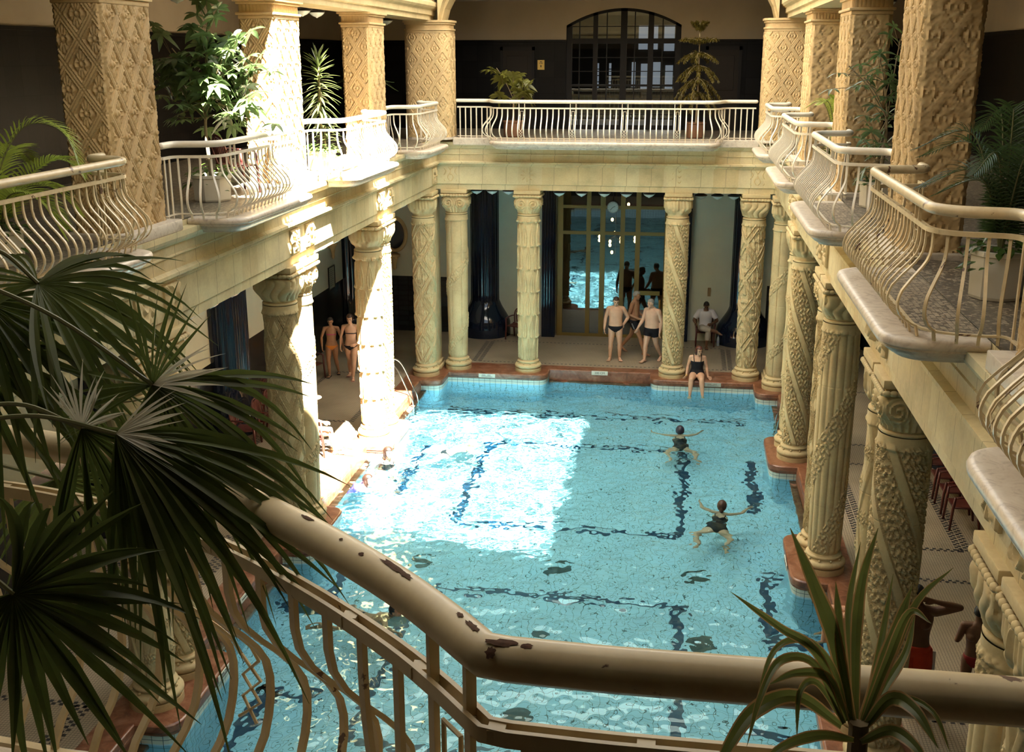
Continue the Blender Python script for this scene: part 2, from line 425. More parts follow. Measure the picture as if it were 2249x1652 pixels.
for i in range(24):
    za,zb=arch_z(xs[i]),arch_z(xs[i+1])
    V=[(xs[i],Y0,za),(xs[i+1],Y0,zb),(xs[i+1],Y0,ZTOP),(xs[i],Y0,ZTOP),(xs[i],Y1,za),(xs[i+1],Y1,zb),(xs[i+1],Y1,ZTOP),(xs[i],Y1,ZTOP)]
    mb.add(V,[(0,1,2,3),(4,7,6,5),(0,4,5,1),(2,6,7,3)],3)
structure(mb.build('wall_far',WM,smooth=False))
# tile cornice line and skirting along the walls
mb=MB(); mb.box(-WX,WX0,3.95,4,ZT-.05,ZT+.01); mb.box(WX1,WX,3.95,4,ZT-.05,ZT+.01)
for s in (-1,1): mb.box(min(s*WX,s*(WX-.05)),max(s*WX,s*(WX-.05)),WNEAR,3.95,ZT-.05,ZT+.01)
structure(mb.build('trim_2',UPTILE,smooth=False))
# gallery floor slab and ceilings
mb=MB(); I=[(-4.35,-.3),(-4.35,NY+.3),(4.35,NY+.3),(4.35,-.3)]; E_=[(-WX,5),(-WX,WNEAR),(WX,WNEAR),(WX,5)]
ring_cap(mb,E_,I,6.2); structure(mb.build('floor_2',MOSAIC,smooth=False))
mb=MB(); I2=[(-4.9,.25),(-4.9,NY-.25),(4.9,NY-.25),(4.9,.25)]
ring_cap(mb,E_,I2,5.06,flip=True); structure(mb.build('ceiling',CEIL,smooth=False))
mb=MB(); ring_cap(mb,E_,[(-4.95,.35),(-4.95,NY-.35),(4.95,NY-.35),(4.95,.35)],9.75,flip=True); structure(mb.build('ceiling_2',CEIL,smooth=False))
# entablature: a profile swept around the court (offset towards the pool, height)
EP=[(-.55,4.9),(0,4.9),(0,5.035),(.012,5.05),(.035,5.055),(.035,5.5),(.05,5.515),(.07,5.52),(.07,5.55),(.10,5.57),(.125,5.58),(.125,5.62),(.05,5.645),(.05,5.80),(.075,5.815),(.075,5.83),(.06,5.84),(.06,5.955),(.10,5.975),(.13,6.01),(.15,6.05),(.15,6.12),(-.02,6.12),(-.02,6.195)]
def sweep_side(a,b,prof,name,m,par=None):
    """a,b court corners; sweep profile with mitred ends; the court lies to the left of a->b"""
    a=np.array(a,float);b=np.array(b,float);t=(b-a)/np.linalg.norm(b-a);nrm=np.array([-t[1],t[0]])
    A=[]
    for d,z in prof:
        p=a+nrm*d+t*d; q=b+nrm*d-t*d; A.append([(p[0],p[1],z),(q[0],q[1],z)])
    mb=MB(); mb.grid(np.array(A),flip=True); return mb.build(name,m,par,smooth=False)
CI=[(-4.33,-.27),(-4.33,NY+.27),(4.33,NY+.27),(4.33,-.27)]
for i,nm in enumerate(('trim_3','trim_4','trim_5','trim_6')): structure(sweep_side(CI[i],CI[(i+1)%4],EP,nm,FRIEZE))
# roof over the court: arcade beams, coves and the closed leaves of the sliding roof
BP=[(-.62,9.1),(.0,9.1),(.0,9.2),(.05,9.22),(.05,9.33),(.12,9.37),(.16,9.42),(.16,9.5),(.05,9.56),(.05,9.9),(.25,10.4),(.25,12.4)]
for i,nm in enumerate(('trim_7','trim_8','trim_9','trim_10')):
    if i!=3: structure(sweep_side(CI[i],CI[(i+1)%4],BP,nm,STONE))
# the far end is one wide arch with a moulded soffit
mb=MB(); xs=np.concatenate([np.linspace(-4.12,-2.6,14),np.linspace(-2.4,2.4,9),np.linspace(2.6,4.12,14)])
def az(x): return 9.1+2.1*(1-(abs(x)/4.12)**2.6)**.62
for y0,y1,dz in ((-.75,-.05,0.),(-.42,.28,-.14)):
    A=np.array([[(x,y0,11.9),(x,y0,az(x)+dz),(x,y1,az(x)+dz),(x,y1,11.9)] for x in xs]); mb.grid(A)
structure(mb.build('trim_10',STONE,smooth=False))
def roof_leaf(y0,y1,nm):
    mb=MB(); mb.box(-4.6,4.6,y0,y1,12.4,12.5); structure(mb.build(nm,CEIL,smooth=False))
roof_leaf(RY1,.6,'ceiling_3')
mb=MB(); mb.prism([(-4.6,NY-.6),(4.6,NY-.6),(4.6,RY0-1.0),(0,RY0),(-4.6,RY0)],12.4,12.5); structure(mb.build('ceiling_4',CEIL,smooth=False))  # unseen near leaf, opaque, its edge slanted to shape the sun patch
# outer roof over the galleries, so that no sun slips in
mb=MB(); ring_cap(mb,[(-WX-.3,5.2),(-WX-.3,WNEAR-.3),(WX+.3,WNEAR-.3),(WX+.3,5.2)],[(-4.1,-.1),(-4.1,NY+.1),(4.1,NY+.1),(4.1,-.1)],11.3)
structure(mb.build('ceiling_5',CEIL,smooth=False))
mb=MB()   # attic walls between gallery roof and glass roof
for a,b in (((-4.35,.6),(-4.35,NY-.6)),((4.35,NY-.6),(4.35,.6)),((-4.35,NY-.3),(4.35,NY-.3)),((4.35,.3),(-4.35,.3))): quad_wall(mb,a,b,11.2,12.45,0,.2)
structure(mb.build('wall_attic',[CEIL],smooth=False))
# ================================================================ carved columns
HS0,HS1=.33,4.23
def relief(pat,th,z):
    """raised pattern 0..1 on a shaft; th 0..2pi, z metres above shaft start; crisp edges with cut outlines"""
    u=th/(2*PI)
    tri=lambda x: np.abs((x%1)-.5)*2
    cut=lambda v,e=.05: sm(.5-e,.5+e,v)
    def fol(a,b):   # curling leaf work: lobes with cut edges and veins
        w=np.sin(a*17+1.9*np.sin(b*8))+np.sin(b*15-1.6*np.sin(a*9))+.6*np.sin(a*31+b*23); l=sm(-.25,.05,w)*.6+sm(.7,.95,w)*.3; return l+.14*np.sin(w*9)
    line=lambda v,c,wd: np.exp(-((v-c)/wd)**2)
    if pat=='diamond':
        a=u*5+z/.78; b=u*5-z/.78; ta,tb=tri(a),tri(b); d=np.minimum(1-ta,1-tb); band=1-sm(.12,.15,d)
        st=(d*7)%1; steps=sm(.0,.12,st)*(1-.55*sm(.55,.7,st)); fl=sm(.60,.66,d); return np.maximum(band*(.85-.5*line(d,.04,.02)),(d>.17)*steps*(.35+.35*d)*(1-fl)+fl*(.6+.4*np.cos(12*np.arctan2(a-b,a+b-1))))
    if pat=='medallion':
        a=u*3+z/.95; b=u*3-z/.95; ta,tb=tri(a),tri(b); d=np.minimum(1-ta,1-tb); rim=sm(.17,.19,d)*(1-sm(.26,.28,d))
        return .95*rim+(d>.31)*.8*fol(a,b)+(d<.14)*.45*fol(a*2,b*2)
    if pat=='spiral':
        s=(u*4+z/1.15)%1; flat=sm(.0,.015,s)*(1-sm(.24,.255,s)); inn=sm(.28,.30,s)*(1-sm(.95,.97,s)); a=u*6;b=z*3.2
        return flat*.9+inn*(.08+.85*fol(a+s,b*1.3))
    if pat=='garland':
        s=(u*2-z/1.9)%1; band=sm(.0,.02,s)*(1-sm(.34,.36,s)); rib=np.abs(np.sin(u*2*PI*7)); a=u*9;b=z*4
        return band*(.45+.55*fol(a,b))+(1-band)*(.7*rib**.45)
    if pat=='ribbon':
        s=(u*1-z/1.75)%1; band=sm(.0,.012,s)*(1-sm(.18,.192,s)); rib=np.abs(np.sin(u*2*PI*3)); a=u*9;b=z*4
        return band*(.55+.45*fol(a,b))+(1-band)*(.55*rib**.25)
    if pat=='leaf':
        row=z/.62; k=np.floor(row); f=row-k; uu=(u*9+.5*(k%2))%1-.5; w=.44*np.sqrt(np.clip(1-f,0,1))*(.35+.65*np.sin(np.clip(f,0,1)*PI*.9+.3)); lf=sm(0,.05,w-np.abs(uu)); inn=sm(.08,.12,w-np.abs(uu))
        rib=line(uu,0,.045); return lf*(.75-.3*inn)+.45*inn*rib+.55*line(f,.05,.05)*(np.abs(uu)<.22)
    uu=(u*8)%1-.5; st=np.sqrt(np.clip(1-(uu*2.15)**2,0,1)); f=(z/.85+.5*(np.floor(u*8)%2))%1; knot=line(f,.5,.10)
    ob=sm(.80,.88,tri(u*4+z/1.7))+sm(.80,.88,tri(u*4-z/1.7)); return .4*st+.5*knot*fol(u*16,z*7)+.45*np.clip(ob,0,1)
def shaft_mesh(pat,n=190,m=440):
    th=np.arange(n)*2*PI/n; z=np.linspace(HS0,HS1,m); TH,Z=np.meshgrid(th,z); t=(Z-HS0)/(HS1-HS0)
    rad=.236+.028*np.sin(t*PI*.75)+.008*t
    mask=sm(.0,.02,t)*(1-sm(.955,.985,t))
    dr=np.zeros_like(t)   # jointed drums
    for q in (.22,.48,.74): dr-=np.exp(-((t-q)/.0016)**2)
    h=relief(pat,TH,Z-HS0)*mask*.040+dr*.006
    r=rad+h+sm(.955,.965,t)*.028; A=np.stack([r*np.cos(TH),r*np.sin(TH),Z],-1); mb=MB(); mb.grid(A,closed_u=True); return mesh('shaft_'+pat,np.concatenate(mb.V),mb.F,STONE,auto=55)
def base_mesh():
    mb=MB(); arc=lambda zc,rc,h,n=9:[(rc+h*math.cos(a),zc+h*math.sin(a)) for a in np.linspace(-PI/2,PI/2,n)]
    P=[(.352,.004),(.352,.10)]+arc(.165,.305,.058)+[(.30,.225),(.285,.235),(.275,.25),(.275,.262)]+arc(.287,.268,.026)+[(.262,.315),(.245,.335),(.2,.34)]
    mb.lathe(P,48)
    for k in range(10):   # knobs in the hollow
        a=k*2*PI/10; mb.sphere((.292*math.cos(a),.292*math.sin(a),.245),.022,8,6)
    return mesh('base',np.concatenate(mb.V),mb.F,STONE,auto=50)
def capital_mesh(kind):
    n=150;m=64; th=np.arange(n)*2*PI/n; z=np.linspace(4.285,4.715,m); TH,Z=np.meshgrid(th,z); t=(Z-4.285)/.43
    e=2+6*sm(.1,.75,t); rr=.262+.062*sm(0,.6,t)-.01*sm(.85,1,t)
    c,s=np.cos(TH),np.sin(TH); sq=(np.abs(c)**e+np.abs(s)**e)**(-1/e); r=rr*sq
    # relief on the four faces
    fa=((TH+PI/4)%(PI/2)-PI/4)/(PI/4); v=t
    if kind==0:
        d1=np.hypot((np.abs(fa)-.55)*.9,(v-.62)*1.1); ph=np.arctan2(v-.62,np.abs(fa)-.55); sp=(.5+.5*np.sin(2*PI*(d1*6-ph/(2*PI))))*np.exp(-(d1/.42)**4)
        lf=sm(.0,.1,.16-np.abs((fa*3)%1-.5)*.4-v*.12)*(v<.5); h=.9*sp+.6*lf*(1-v)
    elif kind==1:
        d1=np.hypot(np.abs(fa)-.42,(v-.3)*1.2); eye=np.exp(-(d1/.17)**4); st=.5+.5*np.sin(fa*22+v*3); h=.8*eye+.35*st*sm(.35,.5,v)+.6*np.exp(-(fa/.09)**2)*sm(.3,.45,v)
    else:
        w=np.abs(np.sin(fa*5.5+1.2*np.sin(v*6))); h=.8*w**.5*sm(0,.1,v)+.4*np.exp(-((np.hypot(np.abs(fa)-.75,v-.82))/.16)**2)
    h*=sm(0,.06,t)*(1-sm(.93,1,t)); r=r+h*.05
    mb=MB(); mb.grid(np.stack([r*c,r*s,Z],-1),closed_u=True)
    a=lambda zc,rc,h:[(rc+h*math.cos(q),zc+h*math.sin(q)) for q in np.linspace(-PI/2,PI/2,7)]
    mb.lathe([(.25,4.215)]+a(4.255,.268,.024)+[(.26,4.282),(.25,4.29)],48)
    return mesh('capital',np.concatenate(mb.V),mb.F,STONE,auto=60)
def abacus_mesh():
    mb=MB(); mb.box(-.345,.345,-.345,.345,4.80,4.899,.012); mb.box(-.31,.31,-.31,.31,4.70,4.81)
    pts=[]   # rope moulding round the top of the capital
    for (x0,y0),(x1,y1) in (((-.345,-.345),(.345,-.345)),((.345,-.345),(.345,.345)),((.345,.345),(-.345,.345)),((-.345,.345),(-.345,-.345))):
        for k in range(9):
            t=(k+.5)/9; x=x0+(x1-x0)*t; y=y0+(y1-y0)*t; ax=abs(x1-x0)>0
            mb.sphere((x,y,4.752),(.052,.034,.034) if ax else (.034,.052,.034),8,6)
    return mesh('abacus',np.concatenate(mb.V),mb.F,STONE,auto=40)
SHAFT={}; CAPM=[capital_mesh(k) for k in range(3)]; BASEM=base_mesh(); ABAM=abacus_mesh()
PATW={'diamond':'stepped lozenges','medallion':'lozenge medallions','spiral':'diagonal floral bands','garland':'reeds and a spiral garland','ribbon':'a spiral ribbon','leaf':'overlapping leaves','bundle':'knotted stems'}
def column(x,y,pat,cap,rz,label):
    if pat not in SHAFT: SHAFT[pat]=shaft_mesh(pat)
    t=thing('carved_column',label,'column',(x,y,0),0,'carved stone columns around the pool')
    obj('base',BASEM,t); s=obj('shaft',SHAFT[pat],t); s.rotation_euler[2]=rz; obj('capital',CAPM[cap],t); obj('abacus',ABAM,t)
    return t
SP=.385
def cl(w,pat): return 'carved column with %s, %s'%(PATW[pat],w)
column(-CXL,-.78,'medallion',1,.4,cl('left corner of the far end, beside the ladder','medallion'))
column(-3.87,0,'ribbon',0,2.2,cl('far row, first from the left','ribbon'))
column(-1.94,0,'leaf',0,.3,cl('far row, left of the clock','leaf'))
column(1.94,0,'spiral',1,.0,cl('far row, behind the seated woman','spiral'))
column(3.87,0,'medallion',2,.9,cl('far row, last on the right','medallion'))
column(CXL,-.78,'ribbon',1,1.1,cl('right far corner of the pool','ribbon'))
SIDE={(-1,0):('leaf','spiral'),(-1,1):('diamond','ribbon'),(-1,2):('bundle','spiral'),(1,0):('spiral','bundle'),(1,1):('garland','diamond'),(1,2):('spiral','bundle'),(1,3):('bundle','garland'),(-1,3):('leaf','diamond')}
ORD=('farthest','second','third','nearest')
for (s,k),(pn,pf) in SIDE.items():
    if (s,k)==(-1,3): continue
    sd='left' if s<0 else 'right'
    column(s*CXL,PC[k]-SP,pn,(k+1)%3,.7*k+(.2 if s<0 else 2.9),cl('front of the %s pair on the %s'%(ORD[k],sd),pn))
    column(s*CXL,PC[k]+SP,pf,(k+2)%3,.5*k+1.3,cl('rear of the %s pair on the %s'%(ORD[k],sd),pf))
for s in (-1,1):  # square piers behind the corner columns
    t=thing('corner_pier','plain square stone pier behind the %s far corner columns'%('left' if s<0 else 'right'),'pier',(s*4.62,-.02,0))
    mb=MB(); mb.box(-.24,.24,-.24,.24,.2,4.9); mb.build('shaft',STONE,t,smooth=False)
    mb=MB(); mb.box(-.33,.33,-.33,.33,.002,.12,.02); mb.box(-.29,.29,-.29,.29,.12,.22,.03); mb.build('base',STONE,t)
# carved blocks on the frieze above every column
def block_mesh(k):
    n=26; u=np.linspace(-1,1,n); U,V=np.meshgrid(u,u); r=np.random.RandomState(k); d=np.hypot(U,V); a=np.arctan2(V,U)
    if k%3==0: h=.5+.5*np.sin(3*np.abs(U)*PI+2*np.sin(V*4)); h=np.maximum(h,np.exp(-(d/.3)**2))
    elif k%3==1: h=.5+.5*np.cos(a*8)*sm(.1,.3,d)*(1-sm(.8,1,d))+.3*np.exp(-(d/.2)**2)
    else: h=.5+.5*np.sin(V*9+2*np.cos(U*6))*np.cos(U*3)
    h=h*(1-sm(.9,1,np.maximum(np.abs(U),np.abs(V))))
    w=.195; mb=MB(); mb.grid(np.stack([U*w,-.03-.05*h,V*w+5.295],-1)); mb.box(-w,w,-.03,.03,5.295-w,5.295+w)
    return mesh('relief_block',np.concatenate(mb.V),mb.F,STONE,auto=40)
BLK=[block_mesh(k) for k in range(3)]
def block(x,y,rz,k,lab): tag(obj('relief_block',BLK[k%3],None,(x,y,0),(0,0,rz)),lab,'relief block','relief blocks on the frieze')
for k,(x,w) in enumerate(((-3.95,'above the first far column from the left'),(-1.94,'above the column left of the clock'),(1.94,'above the column behind the seated woman'),(3.87,'above the last far column on the right'))):
    block(x,-.235,0,k,'square carved stone block on the far frieze, '+w)
for s in (-1,1):
    sd='left' if s<0 else 'right'
    block(s*4.295,-.78,s*-PI/2 if s>0 else PI/2,1,'square carved stone block at the %s far frieze corner'%sd)
    for k in range(4):
        for q,w in ((-1,'front'),(1,'rear')):
            if s<0 and k==3: continue
            block(s*4.295,PC[k]+q*SP,PI/2 if s<0 else -PI/2,k+(q>0),'square carved stone block on the %s frieze above the %s column of the %s pair'%(sd,w,ORD[k]))
# ================================================================ upper relief pillars
def pillar_relief(U,V,pw=.38,ph=.54):
    """diamond lattice with mirrored palmettes; metres across and up -> height 0..1"""
    a=U/pw+V/ph; b=U/pw-V/ph; tri=lambda x: np.abs((x%1)-.5)*2
    ta,tb=tri(a),tri(b); bd=np.maximum(sm(.66,.74,ta),sm(.66,.74,tb)); gro=np.maximum(np.exp(-((ta-.88)/.045)**2),np.exp(-((tb-.88)/.045)**2))
    fa=(a%1)-.5; fb=(b%1)-.5; x=(fa+fb); y=np.abs(fa-fb)          # -1..1 inside a lozenge
    d=np.hypot(x*1.25,y); an=np.arctan2(x*1.25,y+.02)
    fan=(.25+.75*np.abs(np.cos(an*5.5))**.7)*sm(.12,.2,d)*(1-sm(.5,.66,d+.10*np.abs(an)))*sm(.03,.10,y)
    ball=np.exp(-(np.hypot(np.abs(x)-.36,y)/.13)**4)+np.exp(-(np.hypot(x,y)/.12)**4)
    return np.maximum(bd*(.85-.35*gro),np.clip(fan*.7+ball*.95,0,1)*(1-bd))
def relief_panel(mb,p0,ux,w,z0,z1,nrm,res,depth=.042,u0=0.):
    nu=max(2,int(w/res)); nv=int((z1-z0)/res); u=np.linspace(0,w,nu); v=np.linspace(0,z1-z0,nv); U,V=np.meshgrid(u,v)
    h=pillar_relief(U-w/2+u0,V)*depth; e=np.minimum(np.minimum(U,w-U),.012)/.012; h*=e
    p0=np.array(p0,float);ux=np.array(ux,float);nrm=np.array(nrm,float)
    A=p0+U[...,None]*ux+h[...,None]*nrm; A[...,2]+=z0+V; mb.grid(A)
PZ0,PZ1=6.26,8.80
def pillar_meshes(hw,hy,res):
    mb=MB()
    relief_panel(mb,(-hw,-hy,0),(1,0,0),2*hw,PZ0,PZ1,(0,-1,0),res); relief_panel(mb,(hw,-hy,0),(0,1,0),2*hy,PZ0,PZ1,(1,0,0),res)
    relief_panel(mb,(hw,hy,0),(-1,0,0),2*hw,PZ0,PZ1,(0,1,0),res*2); relief_panel(mb,(-hw,hy,0),(0,-1,0),2*hy,PZ0,PZ1,(-1,0,0),res*2)
    sh=mesh('shaft',np.concatenate(mb.V),mb.F,STONE2,auto=50)
    mb=MB(); mb.box(-hw-.03,hw+.03,-hy-.03,hy+.03,8.80,8.86,.015); mb.box(-hw-.06,hw+.06,-hy-.06,hy+.06,8.86,8.90,.012)
    mb.box(-hw-.01,hw+.01,-hy-.01,hy+.01,8.90,9.02); 
    for sx,L in ((0,2*hw),(1,2*hy)):   # fluted band
        n=int(L/.055)
        for i in range(n):
            q=-L/2+(i+.5)*L/n
            for sg in (-1,1):
                if sx==0: mb.box(q-.016,q+.016,sg*(hy+.01)-.012,sg*(hy+.01)+.012,8.905,9.015)
                else: mb.box(sg*(hw+.01)-.012,sg*(hw+.01)+.012,q-.016,q+.016,8.905,9.015)
    mb.box(-hw-.05,hw+.05,-hy-.05,hy+.05,9.02,9.06,.01); mb.box(-hw-.09,hw+.09,-hy-.09,hy+.09,9.06,9.099,.01)
    cp=mesh('capital',np.concatenate(mb.V),mb.F,STONE2,auto=40)
    mb=MB(); mb.box(-hw-.12,hw+.18,-hy-.13,hy+.13,6.122,6.262,.012)
    return sh,cp,mesh('pedestal',np.concatenate(mb.V),mb.F,WMARB,auto=40)
PN=pillar_meshes(.265,.57,.0105); PF=pillar_meshes(.265,.57,.0145)
POS=('beside the far corner','second from the far end','third from the far end','nearest the viewer')
for s in (-1,1):
    sd='left' if s<0 else 'right'
    for k in range(4):
        t=thing('relief_pillar','square pillar with lozenge relief on the %s gallery, %s'%(sd,POS[k]),'pillar',(s*4.635,PC[k],0),0 if s<0 else PI,'relief pillars of the upper gallery')
        P=PN if k in (1,2) else PF
        obj('shaft',P[0],t); obj('capital',P[1],t); obj('pedestal',P[2],t)
    # corner pillar: rounded square, relief wrapped round it
    t=thing('relief_pillar','thick rounded corner pillar with lozenge relief at the %s far end'%sd,'pillar',(s*4.42,-.30,0),0,'relief pillars of the upper gallery')
    pl=np.array(rounded([(-.56,-.5),(.56,-.5),(.56,.5),(-.56,.5)],.28,10)); d=np.linalg.norm(np.diff(np.vstack([pl,pl[:1]]),axis=0),axis=1); L=d.sum(); cum=np.concatenate([[0],np.cumsum(d)])
    nu=int(L/.014); uu=np.arange(nu)*L/nu; px=np.interp(uu,cum,np.append(pl[:,0],pl[0,0])); py=np.interp(uu,cum,np.append(pl[:,1],pl[0,1]))
    P=np.stack([px,py],1); T=np.roll(P,-1,0)-np.roll(P,1,0); T/=np.linalg.norm(T,axis=1)[:,None]; N=np.stack([T[:,1],-T[:,0]],1)
    v=np.arange(0,PZ1-PZ0+.001,.014); U,V=np.meshgrid(uu*(round(L/.38)*.38/L),v); h=pillar_relief(U,V)*.036
    A=np.empty((*U.shape,3)); A[...,:2]=P[None]+N[None]*h[...,None]; A[...,2]=V+PZ0
    mb=MB(); mb.grid(A,closed_u=True); mb.build('shaft',STONE2,t,auto=50)
    mb=MB()
    for sc,z0,z1 in ((1.03,8.80,8.86),(1.07,8.86,8.9),(1.0,8.9,9.0),(1.06,9.0,9.05),(1.12,9.05,9.099)): mb.prism([(x*sc,y*sc) for x,y in pl],z0,z1)
    mb.build('capital',STONE2,t,smooth=False)
    mb=MB(); mb.prism([(x*1.05,y*1.05) for x,y in pl],6.202,6.26); mb.build('pedestal',WMARB,t,smooth=False)
# ================================================================ balconies
RT=7.158; RM=7.0; RB=6.275
def path_len(P): return np.concatenate([[0],np.cumsum(np.linalg.norm(np.diff(P,axis=0),axis=1))])
def balcony(name,label,path,belly,slab=None,mt=None,orn=(),sp=.14,rr=.043,grp='bellied balcony railings',bw=.024,base=6.2,panel=True,mid2=True):
    """path: (n,2) rail line, pool on its left; belly: list of (s0,s1) fractions where bars bulge outwards"""
    mt=mt or RAILW; P=np.asarray(path,float); cum=path_len(P); L=cum[-1]
    at=lambda s: np.array([np.interp(s,cum,P[:,0]),np.interp(s,cum,P[:,1])])
    def nrm(s):
        a=at(max(0,s-.05));b=at(min(L,s+.05)); t=(b-a)/np.linalg.norm(b-a); return np.array([-t[1],t[0]])
    c=P.mean(0); t=thing(name,label,'balcony railing',(c[0],c[1],6.2),0,grp)
    off=np.array([c[0],c[1],6.2])
    def B(mb,nm,m): 
        for i in range(len(mb.V)): mb.V[i]=mb.V[i]-off
        return mb.build(nm,m,t,auto=45)
    n=max(24,int(L/.05)); S=np.linspace(0,L,n); Q=np.array([at(s) for s in S])
    mb=MB(); mb.tube(np.column_stack([Q,np.full(n,RT)]),rr,12)
    for e in (0,-1): mb.sphere((*Q[e],RT),rr*1.0,12,8)
    B(mb,'handrail',mt)
    N=np.array([nrm(s) for s in S]); mb=MB()
    if mid2:
        for d in (-.016,.016): mb.tube(np.column_stack([Q+N*d,np.full(n,RM)]),.01,flat=(.011,.034))
        for i in range(1,int(L/.28)): q=at(i*.28); mb.box(q[0]-.017,q[0]+.017,q[1]-.017,q[1]+.017,RM-.012,RM+.014)
    else: mb.tube(np.column_stack([Q,np.full(n,RM)]),.01,flat=(.036,.026))
    B(mb,'mid_rail',mt)
    def bel(s):
        w=0.
        for a,b in belly: w=max(w,float(sm(a-.12,a+.06,s)*(1-sm(b-.06,b+.12,s))))
        return w
    mb=MB(); Z=np.full(n,base+.075); off_b=np.array([.05*bel(s) for s in S]); mb.tube(np.column_stack([Q+N*off_b[:,None],Z]),.01,flat=(.03,.016)); B(mb,'bottom_rail',mt)
    prof=[(RM,0),(6.86,0),(6.79,.018),(6.72,.07),(6.64,.145),(6.56,.21),(6.49,.24),(6.42,.235),(6.36,.20),(6.31,.135),(6.28,.06),(base+.005,.05)]
    RB_=base+.085; sc=(6.49-base)/.29; prof=[((6.49-(6.49-z)*sc) if z<6.49 and z>base+.006 else z,d) for z,d in prof]
    pz=np.array([p[0] for p in prof]);pd=np.array([p[1] for p in prof])
    zz=np.concatenate([[RM,6.88],np.linspace(6.82,RB_+.015,13),[RB_,base+.004]]); dd=np.interp(-zz,-pz,pd)
    k=int(L/sp); ss=(np.arange(k)+.5)*L/k
    ids=[int(round(o*L/(L/k)-.5)) for o in orn]
    for i,s in enumerate(ss):
        q=at(s);m=nrm(s);w=bel(s); mb=MB(); pts=np.column_stack([q[0]+m[0]*dd*w,q[1]+m[1]*dd*w,zz])
        tt=(-m[1]*1.0,m[0]*1.0,0); mb.tube(pts,.01,flat=(.014,bw),up=(m[1],-m[0],0))
        if i in ids or i-1 in ids: mb.tube([(q[0],q[1],RM),(q[0],q[1],RT)],.01,flat=(bw,.014),up=(m[1],-m[0],0))
        B(mb,'baluster',mt)
    for i in ids:   # little strapwork panel between two bars
        s0=ss[i]+(ss[1]-ss[0])*.26; s1=ss[i]+(ss[1]-ss[0])*.74; mb=MB()
        def pt(s,z): q=at(s);m=nrm(s);d=np.interp(-z,-pz,pd)*bel(s); return (q[0]+m[0]*d,q[1]+m[1]*d,z)
        zs=np.linspace(6.5,6.93,8); r=[pt(s0,z) for z in zs]+[pt(s1,z) for z in zs[::-1]]; mb.tube(r,.006,5)
        for z in (6.83,): mb.sphere(pt(s0-.012,z),.013,7,5); mb.sphere(pt(s1+.012,z),.013,7,5)
        mb.tube([pt(s0,6.5),pt(s1,6.43),pt(s0,6.36),pt(s1,6.3)],.006,5); mb.tube([pt(s1,6.5),pt(s0,6.43),pt(s1,6.36),pt(s0,6.3)],.006,5)
        B(mb,'strapwork',mt)
    if slab is not None:
        mb=MB(); sp_=[(-.02,base),(.02,base),(.045,base-.012),(.055,base-.04),(.05,base-.07),(.03,base-.085),(.03,base-.10),(0,base-.105),(-.01,base-.13),(-.05,base-.165),(-.09,base-.18),(-.10,base-.20)]
        A=np.array([[(*p,z) for p in slab(d)] for d,z in sp_]); mb.grid(A,closed_u=True); k=len(slab(0))
        mb.add([(*p,base) for p in slab(-.02)],[tuple(range(k))]); mb.add([(*p,base-.2) for p in slab(-.1)],[tuple(range(k-1,-1,-1))]); B(mb,'slab',WMARB)
        if panel:
            mb=MB(); pp=slab(-.22); mb.add([(*p,base+.002) for p in pp],[tuple(range(len(pp)))]); B(mb,'mosaic_panel',MOSAIC)
    return t
def side_path(s,c,h=1.42,stub=1.97):
    # pool on the left when walking: right side walks from near to far? for s=-1 walk far->near
    ya,yb=(c+stub,c-stub); pts=[(s*4.42,ya),(s*4.42,c+h+.22),(s*3.86,c+h+.12),(s*3.86,c-h-.12),(s*4.42,c-h-.22),(s*4.42,yb)]
    r=np.array(rounded([*pts,(s*9,yb),(s*9,ya)],[0,.12,.42,.42,.12,0,0,0],8)); r=r[:-2]
    return r if s<0 else r[::-1]
def side_slab(s,c,h):
    def f(d):
        xi=s*(4.34+min(d,0)*0.); xo=s*(3.63-d); return ccw(rounded([(xi,c+h+d),(xo,c+h+d),(xo,c-h-d),(xi,c-h-d)],[.001,max(.1,.4+d),max(.1,.4+d),.001],8))
    return f
def ccw(pl):
    P=np.array(pl); a=(P[:,0]*np.roll(P[:,1],-1)-np.roll(P[:,0],-1)*P[:,1]).sum(); return list(map(tuple,P)) if a>0 else list(map(tuple,P[::-1]))
BAYC=[-3.1,-8.35,-13.75,-19.15,-24.55]; BLAB=('nearest the far corner','second from the far end','third from the far end','fourth from the far end','nearest the viewer')
for s in (-1,1):
    sd='left' if s<0 else 'right'
    for i,c in enumerate(BAYC):
        if s<0 and i==4: continue
        h=1.42 if i else 1.0; stub=1.97 if i else 1.72
        P=side_path(s,c,h,stub); Lp=path_len(P)[-1]; e=.42
        balcony('balcony','white bellied iron railing on the %s gallery, balcony %s'%(sd,BLAB[i]),P,[(e,Lp-e)],side_slab(s,c,h+.07),orn=(.30,.70) if i else (.3,.7),bw=.026 if i<3 else .024,mt=RAILW if i<3 else RAILM)
# far balcony
pts=[(3.74,-.33),(2.98,-.33),(2.80,-.98),(-2.72,-.98),(-2.90,-.33),(-3.74,-.33)]
r=np.array(rounded([*pts,(-3.76,5),(3.76,5)],[0,.16,.4,.4,.16,0,0,0],8))[:-2]; Lp=path_len(r)[-1]
balcony('balcony','long white bellied iron railing across the far end, below the arched window',r,[(1.02,Lp-1.02)],(lambda d: ccw(rounded([(2.86+d,-.30),(2.86+d,-1.14-d),(-2.78-d,-1.14-d),(-2.78-d,-.30)],[.001,.42+d,.42+d,.001],8))),orn=(.275,.425,.575,.725),bw=.03,mt=RAILW,panel=False)
mb=MB()
for x0,x1 in ((-3.85,-2.7),(2.8,3.85)): mb.box(x0,x1,-.44,-.2,6.05,6.235,.015)
structure(mb.build('trim_11',KERB,smooth=False)) if False else structure(mb.build('trim_11',WMARB,smooth=False))
